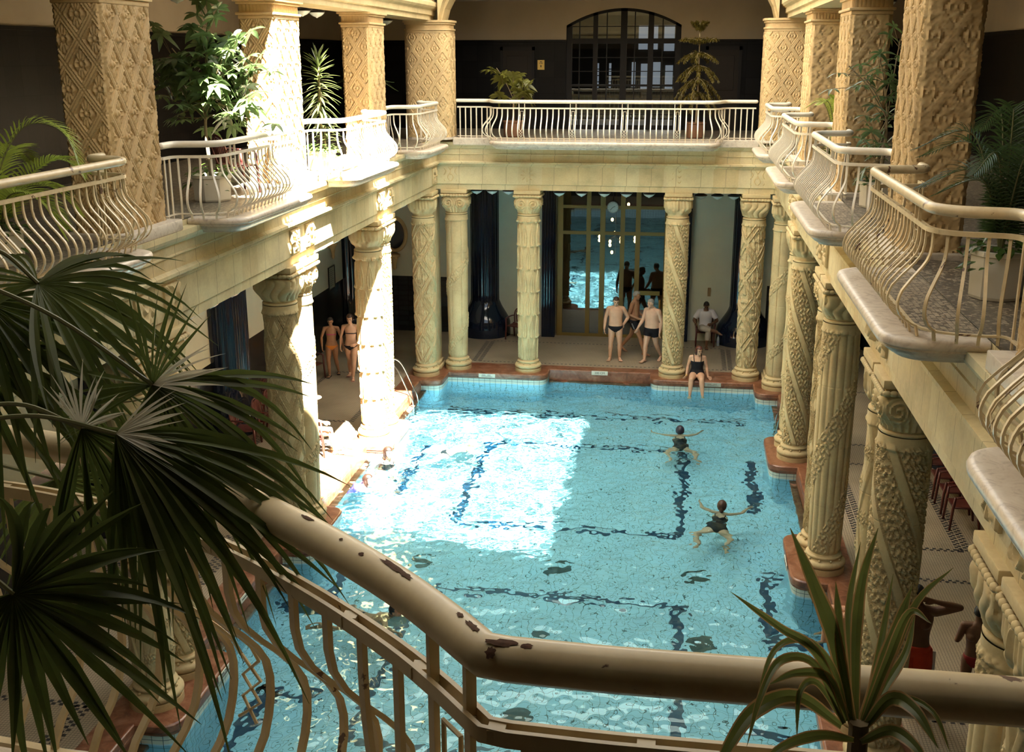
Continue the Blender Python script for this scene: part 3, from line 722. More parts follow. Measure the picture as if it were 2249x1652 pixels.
# viewer's balcony at the near end
pts=np.array([(3.9,-27.28),(2.9,-27.283),(2.3,-27.283),(1.95,-27.282),(1.735,-27.272)]); curve=spline([(1.735,-27.272),(1.61,-27.13),(1.47,-26.99),(1.245,-26.80),(1.0,-26.62),(.79,-26.50),(.57,-26.40),(.40,-26.335),(.12,-26.268),(-.35,-26.22),(-1.2,-26.20),(-2.4,-26.2)],5)
NP=np.vstack([pts[:-1],curve])[::-1]   # pool on the left: walk left to right
NP=np.vstack([np.linspace(NP[i],NP[i+1],3)[:-1] for i in range(len(NP)-1)]+[NP[-1:]]); Lp=path_len(NP)[-1]
NB=6.0
NRAIL=balcony('balcony','cream iron railing with chipped paint in the foreground, on the viewer\'s side',NP,[(0.,Lp-2.75)],None,RAILM,orn=((Lp-2.37)/Lp,(Lp-3.58)/Lp,.1),rr=.0425,sp=.1425,bw=.023,base=NB)
mb=MB(); pl=[(-2.6,-26.05),(-2.6,-27.6),(4.3,-27.6),(4.3,-27.2),(1.95,-27.14),(1.5,-26.75),(.9,-26.35),(.2,-26.1)]; mb.prism(pl,NB-.2,NB)
structure(mb.build('trim_12',WMARB,smooth=False))
# chipped paint showing rust on the handrail
rc=random.Random(5); cumN=path_len(NP); cN=NP.mean(0); RUST=mat('rust_brown',(.09,.045,.028),.8,.2,var=.4,scale=60)
def chip(s,phi,L,Wd):
    mb=MB(); n=18; V=[]
    q=np.array([np.interp(s,cumN,NP[:,0]),np.interp(s,cumN,NP[:,1])]); q2=np.array([np.interp(s+.01,cumN,NP[:,0]),np.interp(s+.01,cumN,NP[:,1])]); T=(q2-q)/np.linalg.norm(q2-q); N=np.array([T[1],-T[0]])
    for k in range(n):
        a=2*PI*k/n; w=.7+.5*rc.random(); ds=L*w*math.cos(a)/2; f=phi+Wd*w*math.sin(a)/2/.0425; ss=s+ds; p=np.array([np.interp(ss,cumN,NP[:,0]),np.interp(ss,cumN,NP[:,1])]); r=.0433; V.append((p[0]+N[0]*r*math.cos(f)-cN[0],p[1]+N[1]*r*math.cos(f)-cN[1],RT-6.2+r*math.sin(f)))
    r=.0436; V.append((q[0]+N[0]*r*math.cos(phi)-cN[0],q[1]+N[1]*r*math.cos(phi)-cN[1],RT-6.2+r*math.sin(phi)))
    mb.add(V,[(k,(k+1)%n,n) for k in range(n)]); mb.build('paint_chip',RUST,NRAIL,smooth=False)
s0=Lp-2.165
for ds,phi,L,Wd in ((.03,1.25,.06,.018),(.012,.75,.02,.022),(.075,1.2,.025,.012),(-.05,1.5,.05,.014),(-.10,1.55,.02,.012),(-.36,1.55,.09,.018),(-.31,1.5,.05,.014),(-.46,1.15,.014,.012),(-.55,1.3,.01,.008),(.62,1.2,.016,.010),(-.7,1.5,.05,.01)): chip(s0+ds,phi,L,Wd)
# ================================================================ doors, windows, lamps, signs
GLASS=bpy.data.materials.new('dark_glass'); GLASS.use_nodes=True; _t=GLASS.node_tree; _t.nodes.clear()
_g=_t.nodes.new('ShaderNodeBsdfGlossy'); _g.inputs['Roughness'].default_value=.015; _g.inputs['Color'].default_value=(.9,.97,1,1)
_tr=_t.nodes.new('ShaderNodeBsdfTransparent'); _tr.inputs['Color'].default_value=(.75,.8,.8,1)
_f=_t.nodes.new('ShaderNodeFresnel'); _f.inputs['IOR'].default_value=2.3
_m=_t.nodes.new('ShaderNodeMixShader'); _o=_t.nodes.new('ShaderNodeOutputMaterial')
_t.links.new(_f.outputs[0],_m.inputs[0]);_t.links.new(_tr.outputs[0],_m.inputs[1]);_t.links.new(_g.outputs[0],_m.inputs[2]);_t.links.new(_m.outputs[0],_o.inputs[0])
BULB=NT('lit_bulb').emit((1.,.62,.22),14).m; BULB.node_tree.nodes['Principled BSDF'].inputs['Base Color'].default_value=(1,.7,.3,1)
# hall door: gilt frame with panes, y = 4.12
t=thing('glazed_door','tall glazed hall door in olive gilt frame, reflecting the pool','door',(.05,4.12,0)); t['kind']='structure'; t.name='door_1'
mb=MB(); xv=[(-1.63,-1.46),(-.76,-.63),(-.35,-.20),(.25,.38),(.70,.84),(1.55,1.70)]
for a,b in xv: mb.box(a-.05,b-.05,-.05,.05,0,4.5)
for z0,z1 in ((0,.09),(3.12,3.22),(3.90,3.99),(4.44,4.55)): mb.box(-1.66,1.66,-.045,.045,z0,z1)
mb.box(-.40,.20,-.05,.05,.85,.90) if False else None
mb.build('frame',GILT,t,smooth=False)
mb=MB(); mb.box(-1.6,1.6,-.006,.006,.02,4.5); mb.build('pane',GLASS,t,smooth=False)
mb=MB(); mb.box(1.40,1.46,-.09,-.04,.95,1.2,.01); mb.tube([(1.43,-.1,1.02),(1.43,-.1,1.15)],.014); mb.build('handle',mat('brass',(.5,.33,.1),.3,.5,1.),t)
mb=MB(); mb.box(.72,1.42,-.02,-.01,1.32,1.45); mb.build('notice_strip',mat('yellow_strip',(.28,.25,.08),.5),t,smooth=False)
# dark hall behind the door, with a chandelier
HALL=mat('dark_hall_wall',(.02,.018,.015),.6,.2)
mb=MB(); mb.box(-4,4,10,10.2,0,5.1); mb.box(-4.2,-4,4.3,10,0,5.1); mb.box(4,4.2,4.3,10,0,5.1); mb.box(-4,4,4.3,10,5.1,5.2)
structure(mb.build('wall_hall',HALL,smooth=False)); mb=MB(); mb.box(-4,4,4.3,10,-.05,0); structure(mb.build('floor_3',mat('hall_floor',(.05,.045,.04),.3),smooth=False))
t=thing('chandelier','lit bulb chandelier hanging in the dark hall behind the glazed door','chandelier',(-.12,8,1.9))
mb=MB(); mb.tube([(0,0,0),(0,0,3.1)],.02,6)
for x,y in ((-.54,.1),(-.16,-.3),(.16,.3),(.65,0),(-.12,.2)): mb.tube([(0,0,.6),(x*.6,y*.6,.42),(x,y,.48)],.013,5)
mb.build('stem',mat('dull_brass',(.12,.08,.03),.4,.5,.8),t)
for x,y,z in ((-.12,0,1.13),(-.54,.1,.54),(-.54,.1,.42),(-.16,-.3,.45),(-.16,-.3,.33),(.16,.3,.47),(.16,.3,.35),(.65,0,.54),(.65,0,.43),(-.11,0,.04),(-.03,.1,.68),(.40,.1,1.63)):
    mb=MB(); mb.sphere((x,y,z),(.045,.045,.06),10,8); mb.build('bulb',BULB,t)
# arched window above
t=thing('window_1','dark framed arched window on the far upper wall','window',(.2,4.14,6.2)); t['kind']='structure'
mb=MB(); 
for a,w in ((-1.62,.16),(-.86,.13),(-.08,.18),(.70,.15),(1.46,.18)):
    top=min(arch_z(.2+min(max(a,-1.6),1.5)),arch_z(.2+min(max(a+w,-1.6),1.5)))-6.2+.02; mb.box(a,a+w,-.06,.06,0,top)
for z0,z1 in ((.0,.12),(2.38,2.52),(1.2,1.26)): mb.box(-1.62,1.62,-.05,.05,z0,z1)
for a in (-1.25,-.47,.32,1.1): 
    mb.box(a-.015,a+.015,-.03,.03,0,arch_z(.2+a)-6.2)
for z in (.42,.8,1.62,2.0,2.85): mb.box(-1.62,1.62,-.02,.02,z-.012,z+.012)
xs=np.linspace(-1.6,1.6,21); A=np.array([[(x,-.06,arch_z(.2+x)-6.2+.03),(x,-.06,arch_z(.2+x)-6.28),(x,.06,arch_z(.2+x)-6.28),(x,.06,arch_z(.2+x)-6.17)] for x in xs]); mb.grid(A)
mb.build('frame',DARKWOOD,t,smooth=False)
mb=MB(); V=[(x,0,arch_z(.2+x)-6.22) for x in xs]+[(xs[-1],0,0),(xs[0],0,0)]; mb.add(V,[tuple(range(len(V)))]); mb.build('pane',GLASS,t,smooth=False)
mb=MB(); mb.box(-4,4,9.5,9.7,6.2,11); mb.box(-4.2,-4,4.3,9.5,6.2,11); mb.box(4,4.2,4.3,9.5,6.2,11); mb.box(-4,4,4.3,9.5,10.6,10.8); structure(mb.build('wall_salon',mat('salon_wall',(.10,.075,.05),.7,.2),smooth=False))
mb=MB(); mb.box(-4,4,4.3,9.5,6.1,6.2); structure(mb.build('floor_4',mat('salon_floor',(.07,.06,.05),.3),smooth=False))
# glowing panes added behind the arch to paint in reflections on its glass
WL=NT('glowing_pane').emit((.75,.85,1.),.2).m
t=thing('reflection_panes','pale glowing panes painted in as reflections behind the arched window','window',(.95,9.4,6.9)); t['kind']='structure'
for i,(x,z,w,h) in enumerate(((-.55,1.55,.30,.75),(-.1,1.55,.18,.75),(.28,1.5,.34,.8),(-.75,.35,.12,.8),(-.45,.3,.30,.8),(-.05,.35,.24,.8),(.35,.3,.25,.75))):
    mb=MB(); mb.box(x,x+w,-.02,.02,z,z+h); mb.build('pane',WL,t,smooth=False)
t=thing('floor_lantern','slim white lantern strip glowing in the salon behind the arched window','lamp',(-.74,8.6,6.2))
for x in (-.12,.28):
    mb=MB(); mb.tube([(x,0,0),(x,0,2.05)],.012,5); mb.build('pole',BLACK,t)
    for k in range(4): mb=MB(); mb.box(x-.035,x+.035,-.03,.03,1.05+k*.2,1.22+k*.2); mb.build('glass',WL,t,smooth=False)
# side doors on the upper far wall
for i,(x,nm) in enumerate(((-2.82,'door_2'),(3.02,'door_3'))):
    t=thing(nm,'dark panelled door on the upper far wall, %s of the arched window'%('left' if x<0 else 'right'),'door',(x,3.96,6.2)); t['kind']='structure'
    mb=MB(); mb.box(-.5,-.42,-.03,.03,0,2.3); mb.box(.42,.5,-.03,.03,0,2.3); mb.box(-.5,.5,-.03,.03,2.2,2.3); mb.build('door_frame',DARKWOOD,t,smooth=False)
    mb=MB(); mb.box(-.42,.42,-.01,.02,0.01,2.2); 
    for z0,z1 in ((.15,.95),(1.1,2.05)): mb.box(-.3,.3,-.022,0,z0,z1,.008)
    mb.build('leaf',mat('dark_brown_door',(.012,.008,.005),.5,.2),t,smooth=False)
def sign(name,label,cat,loc,w,h,m,lines,rz=0,ink=INK,d=.012):
    """lines: (text,x,z,size) gives lettering; (None,x,z,width,height) an illegible stroke"""
    t=thing(name,label,cat,loc,rz); mb=MB(); mb.box(-w/2,w/2,-d,0,-h/2,h/2,.003); p=mb.build('plate',m,t,smooth=False); st=MB()
    for L in lines:
        if L[0] is None: st.box(L[1]-L[3]/2,L[1]+L[3]/2,-d-.0015,-d,L[2]-L[4]/2,L[2]+L[4]/2); continue
        txt,x,z,s=L; cu=bpy.data.curves.new('lettering','FONT'); cu.body=txt; cu.size=s; cu.align_x='CENTER'; cu.align_y='CENTER'; cu.extrude=.001
        o=bpy.data.objects.new('lettering_source',cu); COL.objects.link(o); bpy.context.view_layer.update()
        me=bpy.data.meshes.new_from_object(o.evaluated_get(bpy.context.evaluated_depsgraph_get())); bpy.data.objects.remove(o); bpy.data.curves.remove(cu)
        me.materials.clear(); me.materials.append(ink); obj('lettering',me,p,(x,-d-.0012,z),(PI/2,0,0))
    if st.n: st.build('lettering',ink,p,smooth=False)
    return t
GI=mat('faded_ink',(.22,.21,.17),.6)
PLQ=[(None,-.09,.020,.10,.016),(None,.06,.020,.09,.016),(None,-.02,-.004,.26,.008),(None,0,-.028,.30,.014)]
YEL=mat('yellow_notice',(.62,.42,.10),.6)
sign('wall_notice','yellow paper notice on the dark upper wall, left of the arched window','notice',(-2.14,3.99,8.0),.20,.27,YEL,[(None,0,.085,.06,.02),(None,-.035,.045,.03,.016),(None,.02,.045,.06,.016),(None,0,-.035,.03,.06)])
sign('depth_sign','small cream sign reading 200 CM on the far kerb, below the clock','sign',(0,.155,-.05),.44,.115,PLAQ,[('200 CM',0,0,.085)])
sign('warning_plaque','white lettered plaque on the far kerb between the two left columns','sign',(-3.0,-.487,-.065),.45,.105,PLAQ,PLQ,ink=GI)
sign('warning_plaque','pale lettered plaque on the far kerb beside the seated woman','sign',(3.02,-.487,-.065),.42,.105,mat('grey_plaque',(.42,.44,.38),.4),PLQ,ink=GI)
sign('depth_sign','small white sign on the left kerb face between the second and third pairs','sign',(-4.612,-13.75,-.055),.40,.10,PLAQ,[(None,-.02,0,.2,.018)],rz=PI/2)
sign('warning_plaque','white plaque on the left kerb front of the third column pair','sign',(-4.032,-15.95,-.055),.45,.10,PLAQ,PLQ,rz=PI/2)
sign('warning_plaque','white plaque on the right kerb front of the second column pair','sign',(4.032,-11.2,-.055),.45,.10,PLAQ,PLQ,rz=-PI/2)
sign('wall_switch','small tan wooden panel on the plaster wall above the seated attendant','wall panel',(2.93,3.99,1.5),.09,.26,mat('tan_panel',(.28,.17,.07),.5),[])
t=thing('framed_notice','dark framed rules board on the left gallery wall','notice board',(-8.095,2.15,1.98),PI/2)
mb=MB(); 
for a in ((-.30,.30,-.34,-.31),(-.30,.30,.31,.34),(-.30,-.27,-.31,.31),(.27,.30,-.31,.31)): mb.box(a[0],a[1],-.03,0,a[2],a[3])
mb.build('frame',BLACK,t,smooth=False); mb=MB(); mb.box(-.27,.27,-.012,0,-.31,.31); pg=mb.build('sheet',mat('grey_sheet',(.34,.36,.31),.5),t,smooth=False)
mb=MB(); 
for i in range(9): mb.box(-.2,.1+.012*((i*7)%9),-.0135,-.012,.24-i*.058,.25-i*.058)
mb.build('lettering',INK,pg,smooth=False)
# clock
t=thing('wall_clock','round white clock hanging in front of the glazed hall door','clock',(.02,4.0,3.96))
mb=MB(); mb.lathe([(0,0),(.165,0),(.175,.02),(.165,.05),(.15,.05)],36,M=Matrix.Rotation(PI/2,4,'X')); mb.build('case',mat('grey_case',(.35,.38,.38),.3),t)
mb=MB(); mb.lathe([(0,.052),(.152,.052)],36,M=Matrix.Rotation(PI/2,4,'X'),cap=False); f=mb.build('dial',mat('clock_dial',(.62,.72,.72),.4),t)
mb=MB()
for k in range(12):
    a=k*PI/6; mb.box(.132*math.sin(a)-.006,.132*math.sin(a)+.006,-.058,-.054,.132*math.cos(a)-.006,.132*math.cos(a)+.006)
mb.build('hour_mark',INK,f,smooth=False)
for nm,L,a in (('hour_hand',.075,1.15),('minute_hand',.115,3.9)): mb=MB(); mb.tube([(0,-.06,0),(L*math.sin(a),-.06,L*math.cos(a))],.006,5); mb.build(nm,INK,t)
mb=MB(); mb.tube([(0,.02,.17),(0,.02,1.1)],.01,6); mb.build('hanger',BLACK,t)
# opal bowl lamps
def lamp_meshes():
    a=MB(); a.lathe([(0,-.105),(.012,-.10),(.03,-.088),(.08,-.068),(.125,-.035),(.152,0)],24,cap=False); b=MB(); b.lathe([(.155,-.004),(.16,0),(.16,.022),(.10,.05),(.06,.07),(.05,.16)],24)
    return mesh('bowl',np.concatenate(a.V),a.F,OPAL),mesh('rim',np.concatenate(b.V),b.F,BLACK,auto=40)
LB,LR=lamp_meshes()
def lamp(x,y,z,lab,grp,m=OPAL):
    t=thing('ceiling_lamp',lab,'lamp',(x,y,z),0,grp); obj('bowl',LB,t); obj('rim',LR,t); return t
ORD3=('first','second','third','fourth','fifth')
for i,x in enumerate((-3.41,-2.99,-2.55)): lamp(x,.5,4.79,'opal bowl lamp under the far beam left of the clock bay, %s from the left'%ORD3[i],'opal lamps under the far beam')
for i,x in enumerate((-1.19,-.6,0,.58,1.17)): lamp(x,.5,4.77,'opal bowl lamp above the hall door, %s of five from the left'%ORD3[i],'opal lamps under the far beam')
for i,x in enumerate((2.51,2.93,3.35)): lamp(x,.5,4.75,'opal bowl lamp above the seated attendant, %s from the left'%ORD3[i],'opal lamps under the far beam')
for s in (-1,1):
    sd='left' if s<0 else 'right'
    for b in range(4):
        c=BAYC[b]
        for k in range(4):
            yy=c+(k-1.5)*.85; 
            if b==0: yy=-4.6+k*1.05
            lamp(s*5.0,yy,4.64,'opal bowl lamp on the lower %s gallery ceiling near the pool side'%sd,'opal lamps of the lower %s gallery'%sd)
    for b in range(3):
        for k in range(4): lamp(s*5.14,BAYC[b]+(k-1.5)*.85,9.06,'opal bowl lamp hanging behind the upper %s arcade'%sd,'opal lamps of the upper %s gallery'%sd)
# glazed engaged columns with flared feet
def glazed_column(x,y,r,lab,flare=.28,fl=12,rz=0.,a0=PI,a1=2*PI):
    """half round column standing against a wall; rz turns its front (local -y)"""
    t=thing('glazed_column',lab,'column',(x,y,0),rz,'midnight blue glazed columns')
    n=72; th=np.linspace(a0,a1,n); zs=np.concatenate([[.002,.06,.12,.42,.5],np.linspace(.55,1.1,8),np.linspace(1.3,5.05,6)])
    V=[]
    for z in zs:
        rr=r+flare*(1-sm(.35,1.15,z))-(.0 if z<1.1 else .014)*(.5+.5*np.cos(fl*th)); V.append(np.column_stack([rr*np.cos(th),rr*np.sin(th),np.full(n,z)]))
    V=np.array(V); k=int(np.searchsorted(zs,.52)); mb=MB(); mb.grid(V[k-1:]); mb.build('shaft',BLUE,t); mb=MB(); mb.grid(V[:k]); mb.build('plinth',BLUE,t); return t
glazed_column(-3.82,3.995,.44,'dark blue glazed column with flared foot, far wall left',.34,24)
glazed_column(3.98,3.995,.44,'dark blue glazed column with flared foot, beside the seated attendant',.36,24)
for x,w in ((-1.86,'left'),(2.14,'right')):
    t=thing('door_pilaster','narrow dark blue fluted pilaster on the %s of the hall door'%w,'pilaster',(x,3.9,0)); mb=MB(); mb.box(-.2,.2,-.1,.09,0,5.04)
    for k in range(5): mb.tube([(-.16+k*.08,-.1,0.02),(-.16+k*.08,-.1,5.03)],.03,8)
    mb.build('shaft',BLUE,t)
for s in (-1,1):
    for k in range(4): glazed_column(s*8.09,PC[k]-.35,.62,'dark blue glazed column against the lower %s wall, behind the %s column pair'%('left' if s<0 else 'right',ORD[k]),.12,24,PI/2 if s<0 else -PI/2)
for s in (-1,1): glazed_column(s*8.09,3.995,.75,'dark blue glazed column in the lower %s far corner'%('left' if s<0 else 'right'),.1,24,0,1.5*PI if s<0 else PI,2*PI if s<0 else 1.5*PI)
# oval mirror and brackets
t=thing('oval_mirror','dark oval wall mirror in stone frame, left end of the far wall','mirror',(-6.62,3.97,3.02))
mb=MB(); a=np.arange(40)*2*PI/40; mb.tube(np.column_stack([.36*np.cos(a),0*a,.5*np.sin(a)]),.06,8,closed=True); mb.build('frame',STONE2,t)
mb=MB(); mb.add([(.34*math.cos(q),0,.48*math.sin(q)) for q in a],[tuple(range(40))]); mb.build('glass',BLUE,t,smooth=False)
def bracket(loc,rz,lab):
    t=thing('wall_bracket',lab,'bracket',loc,rz); mb=MB(); mb.lathe([(.02,-.42),(.07,-.36),(.06,-.28),(.10,-.12),(.16,-.02),(.19,0),(.19,.06),(.14,.08)],16,M=Matrix.Diagonal((1,.75,1,1))); mb.build('corbel',STONE2,t)
    mb=MB()
    for k in (-1,0,1): mb.sphere((k*.09,-.10,-.04),(.035,.03,.06),8,6)
    mb.build('leaf_ornament',STONE2,t)
bracket((-6.62,3.86,2.36),0,'carved stone corbel below the oval mirror'); bracket((-7.96,2.0,2.98),-PI/2,'carved stone corbel above the framed rules board')
# ladders
def ladder(loc,rz,lab):
    t=thing('pool_ladder',lab,'ladder',loc,rz)
    for x in (-.25,.25):
        P=spline([(x,-.52,.012),(x,-.50,.45),(x,-.40,.72),(x,-.22,.80),(x,-.02,.62),(x,.22,.08),(x,.34,-.25),(x,.36,-1.2)],6); mb=MB(); mb.tube(P,.02,8); mb.build('rail',STEEL,t)
    for z in (-.42,-.72,-1.02): mb=MB(); mb.box(-.25,.25,.31,.40,z-.015,z+.015,.006); mb.build('tread',STEEL,t)
    return t
ladder((-4.83,-2.55,0),-PI/2,'steel pool ladder at the left far corner'); ladder((4.83,-2.95,0),PI/2,'steel pool ladder on the right side, partly behind a column')
# ================================================================ plastic armchairs
def chair_parts():
    P={}
    mb=MB(); n=10   # seat: slightly dished
    A=[[( -.21+.42*u, -.22+.42*v, .43-.02*math.sin(PI*u)*math.sin(PI*v)+.01*v) for u in np.linspace(0,1,n)] for v in np.linspace(0,1,n)]; mb.grid(A); A2=np.array(A); A2[...,2]-=.022; mb.grid(A2,flip=True)
    mb.tube([(-.22,-.22,.42),(.22,-.22,.42),(.23,.2,.42),(-.23,.2,.42)],.016,6,closed=True); P['seat']=mesh('seat',np.concatenate(mb.V),mb.F,CHAIRM)
    mb=MB(); fr=spline([(-.2,.20,.44),(-.235,.245,.62),(-.225,.285,.78),(-.15,.305,.865),(0,.312,.885),(.15,.305,.865),(.225,.285,.78),(.235,.245,.62),(.2,.20,.44)],5); mb.tube(fr,.017,7)
    for k in range(-3,4):
        x=k*.052; pts=[(x*.75,.215,.47),(x,.25+.01*(1-abs(k)/3),.62),(x*1.1,.285,.76),(x*.9,.30,.86-.012*abs(k))]; mb.tube(spline(pts,4),.01,flat=(.034,.012),up=(0,1,0))
    P['backrest']=mesh('backrest',np.concatenate(mb.V),mb.F,CHAIRM)
    for s in (-1,1):
        mb=MB(); mb.tube(spline([(s*.235,.25,.66),(s*.275,.12,.665),(s*.285,-.08,.655),(s*.28,-.2,.635)],5),.01,flat=(.055,.02)); P['armrest',s]=mesh('armrest',np.concatenate(mb.V),mb.F,CHAIRM)
        mb=MB(); mb.tube([(s*.275,-.215,.64),(s*.255,-.235,.42),(s*.265,-.26,.004)],[.024,.028,.022],6); P['leg',s,0]=mesh('leg',np.concatenate(mb.V),mb.F,CHAIRM)
        mb=MB(); mb.tube([(s*.225,.19,.45),(s*.24,.26,.004)],[.028,.022],6); P['leg',s,1]=mesh('leg',np.concatenate(mb.V),mb.F,CHAIRM)
    return P
CHP=chair_parts()
def chair(x,y,z,rz,lab,grp=None):
    t=thing('plastic_armchair',lab,'chair',(x,y,z),rz,grp)
    for k,m in CHP.items(): obj(k if isinstance(k,str) else k[0],m,t)
    return t
for i,(x,y,r) in enumerate(((-7.2,-7.05,1.7),(-6.94,-6.35,1.55),(-6.92,-5.65,1.5),(-7.35,-4.75,1.5))):
    chair(x,y,0,r,'maroon plastic armchair in the lower left row, %s'%('nearest the viewer','second from the viewer','third from the viewer','farthest, half behind the column')[i],'maroon chairs along the lower left wall')
for i,y in enumerate((-7.0,-7.75,-8.5,-9.25)):
    chair(7.3,y,0,-1.57,'maroon plastic armchair in the lower right row, %s'%('farthest','second from the far end','third from the far end','nearest the viewer')[i],'maroon chairs along the lower right wall')
chair(-7.5,-1.75,0,1.3,'maroon plastic armchair beside the woman in the pink bikini top')
chair(-2.75,3.45,0,-.35,'maroon plastic armchair against the far wall, behind the column left of the clock')
chair(2.84,3.5,0,.05,'maroon plastic armchair under the seated attendant in white')
chair(-5.62,-7.35,0,1.9,'maroon plastic armchair under the sunbather on the left deck')
chair(-4.82,-12.4,6.2,2.4,'maroon plastic armchair on the left balcony beside the potted tree')
# ================================================================ people
def skin(n,c):
    k=NT(n,.5,.4); f=k.noise(k.co(),7,4); k.col(k.ramp(f,[(.3,tuple(x*.88 for x in c)),(.7,tuple(min(1,x*1.06) for x in c))])); k.b.inputs['Subsurface Weight'].default_value=.08; k.b.inputs['Subsurface Radius'].default_value=(.02,.008,.004); return k.m
SK=[skin('fair_skin',(.62,.37,.24)),skin('ruddy_skin',(.50,.25,.14)),skin('brown_skin',(.17,.085,.045)),skin('pale_skin',(.66,.42,.29)),skin('tan_skin',(.42,.22,.12))]
HAIR={k:mat(k+'_hair',c,.5,.4,var=.3,scale=40) for k,c in dict(black=(.012,.01,.009),brown=(.05,.025,.014),grey=(.30,.28,.25),blond=(.42,.28,.13),auburn=(.09,.03,.018),umber=(.016,.007,.004)).items()}
EYEM=mat('eye_dark',(.02,.015,.012),.2); LIPM=mat('lips',(.36,.13,.10),.4)
NVY=mat('black_swim_fabric',(.012,.012,.016),.7,.2)
v3=lambda *a: np.array(a,float)
def loft(mb,C,S,F,RX,RY,n=24,ex=2.3):
    """closed loft of superellipse sections; C centres, S side vectors, F front vectors"""
    th=np.arange(n)*2*PI/n; V=[]
    c=np.sign(np.cos(th))*np.abs(np.cos(th))**(2/ex); s=np.sign(np.sin(th))*np.abs(np.sin(th))**(2/ex)
    for i in range(len(C)): V.append(C[i]+S[i]*(RX[i]*c)[:,None]+F[i]*(RY[i]*s)[:,None])
    m=len(C); F_=[(i*n+j,i*n+(j+1)%n,(i+1)*n+(j+1)%n,(i+1)*n+j) for i in range(m-1) for j in range(n)]+[tuple(range(n-1,-1,-1)),tuple(range((m-1)*n,m*n))]
    mb.add(np.concatenate(V),F_)
def caps(mb,P,r,n=12,k=6):
    """smooth tapered limb with round ends"""
    P=np.asarray(P,float); r=np.asarray(r,float); Q=spline(P,k) if len(P)>2 else np.linspace(P[0],P[1],k+1); t=np.linspace(0,len(P)-1,len(Q)); rr=np.interp(t,np.arange(len(P)),r); mb.tube(Q,rr,n); mb.sphere(Q[0],rr[0]*.99,n,8); mb.sphere(Q[-1],rr[-1]*.99,n,8)
def remesh(o,vox=.008,it=3):
    m=o.modifiers.new('Remesh','REMESH'); m.mode='VOXEL'; m.voxel_size=vox; m.use_smooth_shade=True
    if it: s=o.modifiers.new('Smooth','SMOOTH'); s.factor=.5; s.iterations=it
    return o
DJ=dict(pel=(0,0,.93),wai=(0,-.005,1.08),che=(0,.01,1.28),nec=(0,.02,1.475),hea=(0,-.02,1.645),look=(0,-1,-.08),
 shL=(-.19,.02,1.425),elL=(-.245,.04,1.14),wrL=(-.25,-.02,.89),hdL=(.02,-.12,-1),shR=(.19,.02,1.425),elR=(.245,.04,1.14),wrR=(.25,-.02,.89),hdR=(-.02,-.12,-1),
 hiL=(-.09,0,.90),knL=(-.105,-.02,.49),anL=(-.11,.03,.08),toL=(-.14,-1,0),hiR=(.09,0,.90),knR=(.105,-.02,.49),anR=(.11,.03,.08),toR=(.14,-1,0))
SECT=dict(m=[(-.125,.075,.07),(-.07,.15,.105),(0,.168,.12),(.08,.158,.115),(.15,.15,.108),(.24,.155,.11),(.34,.172,.12),(.43,.178,.118),(.50,.160,.098),(.545,.10,.078),(.58,.062,.064)],
          f=[(-.125,.08,.075),(-.06,.165,.115),(.0,.178,.122),(.08,.155,.108),(.15,.132,.096),(.22,.13,.096),(.31,.145,.105),(.40,.152,.105),(.48,.138,.088),(.53,.085,.068),(.57,.052,.056)])
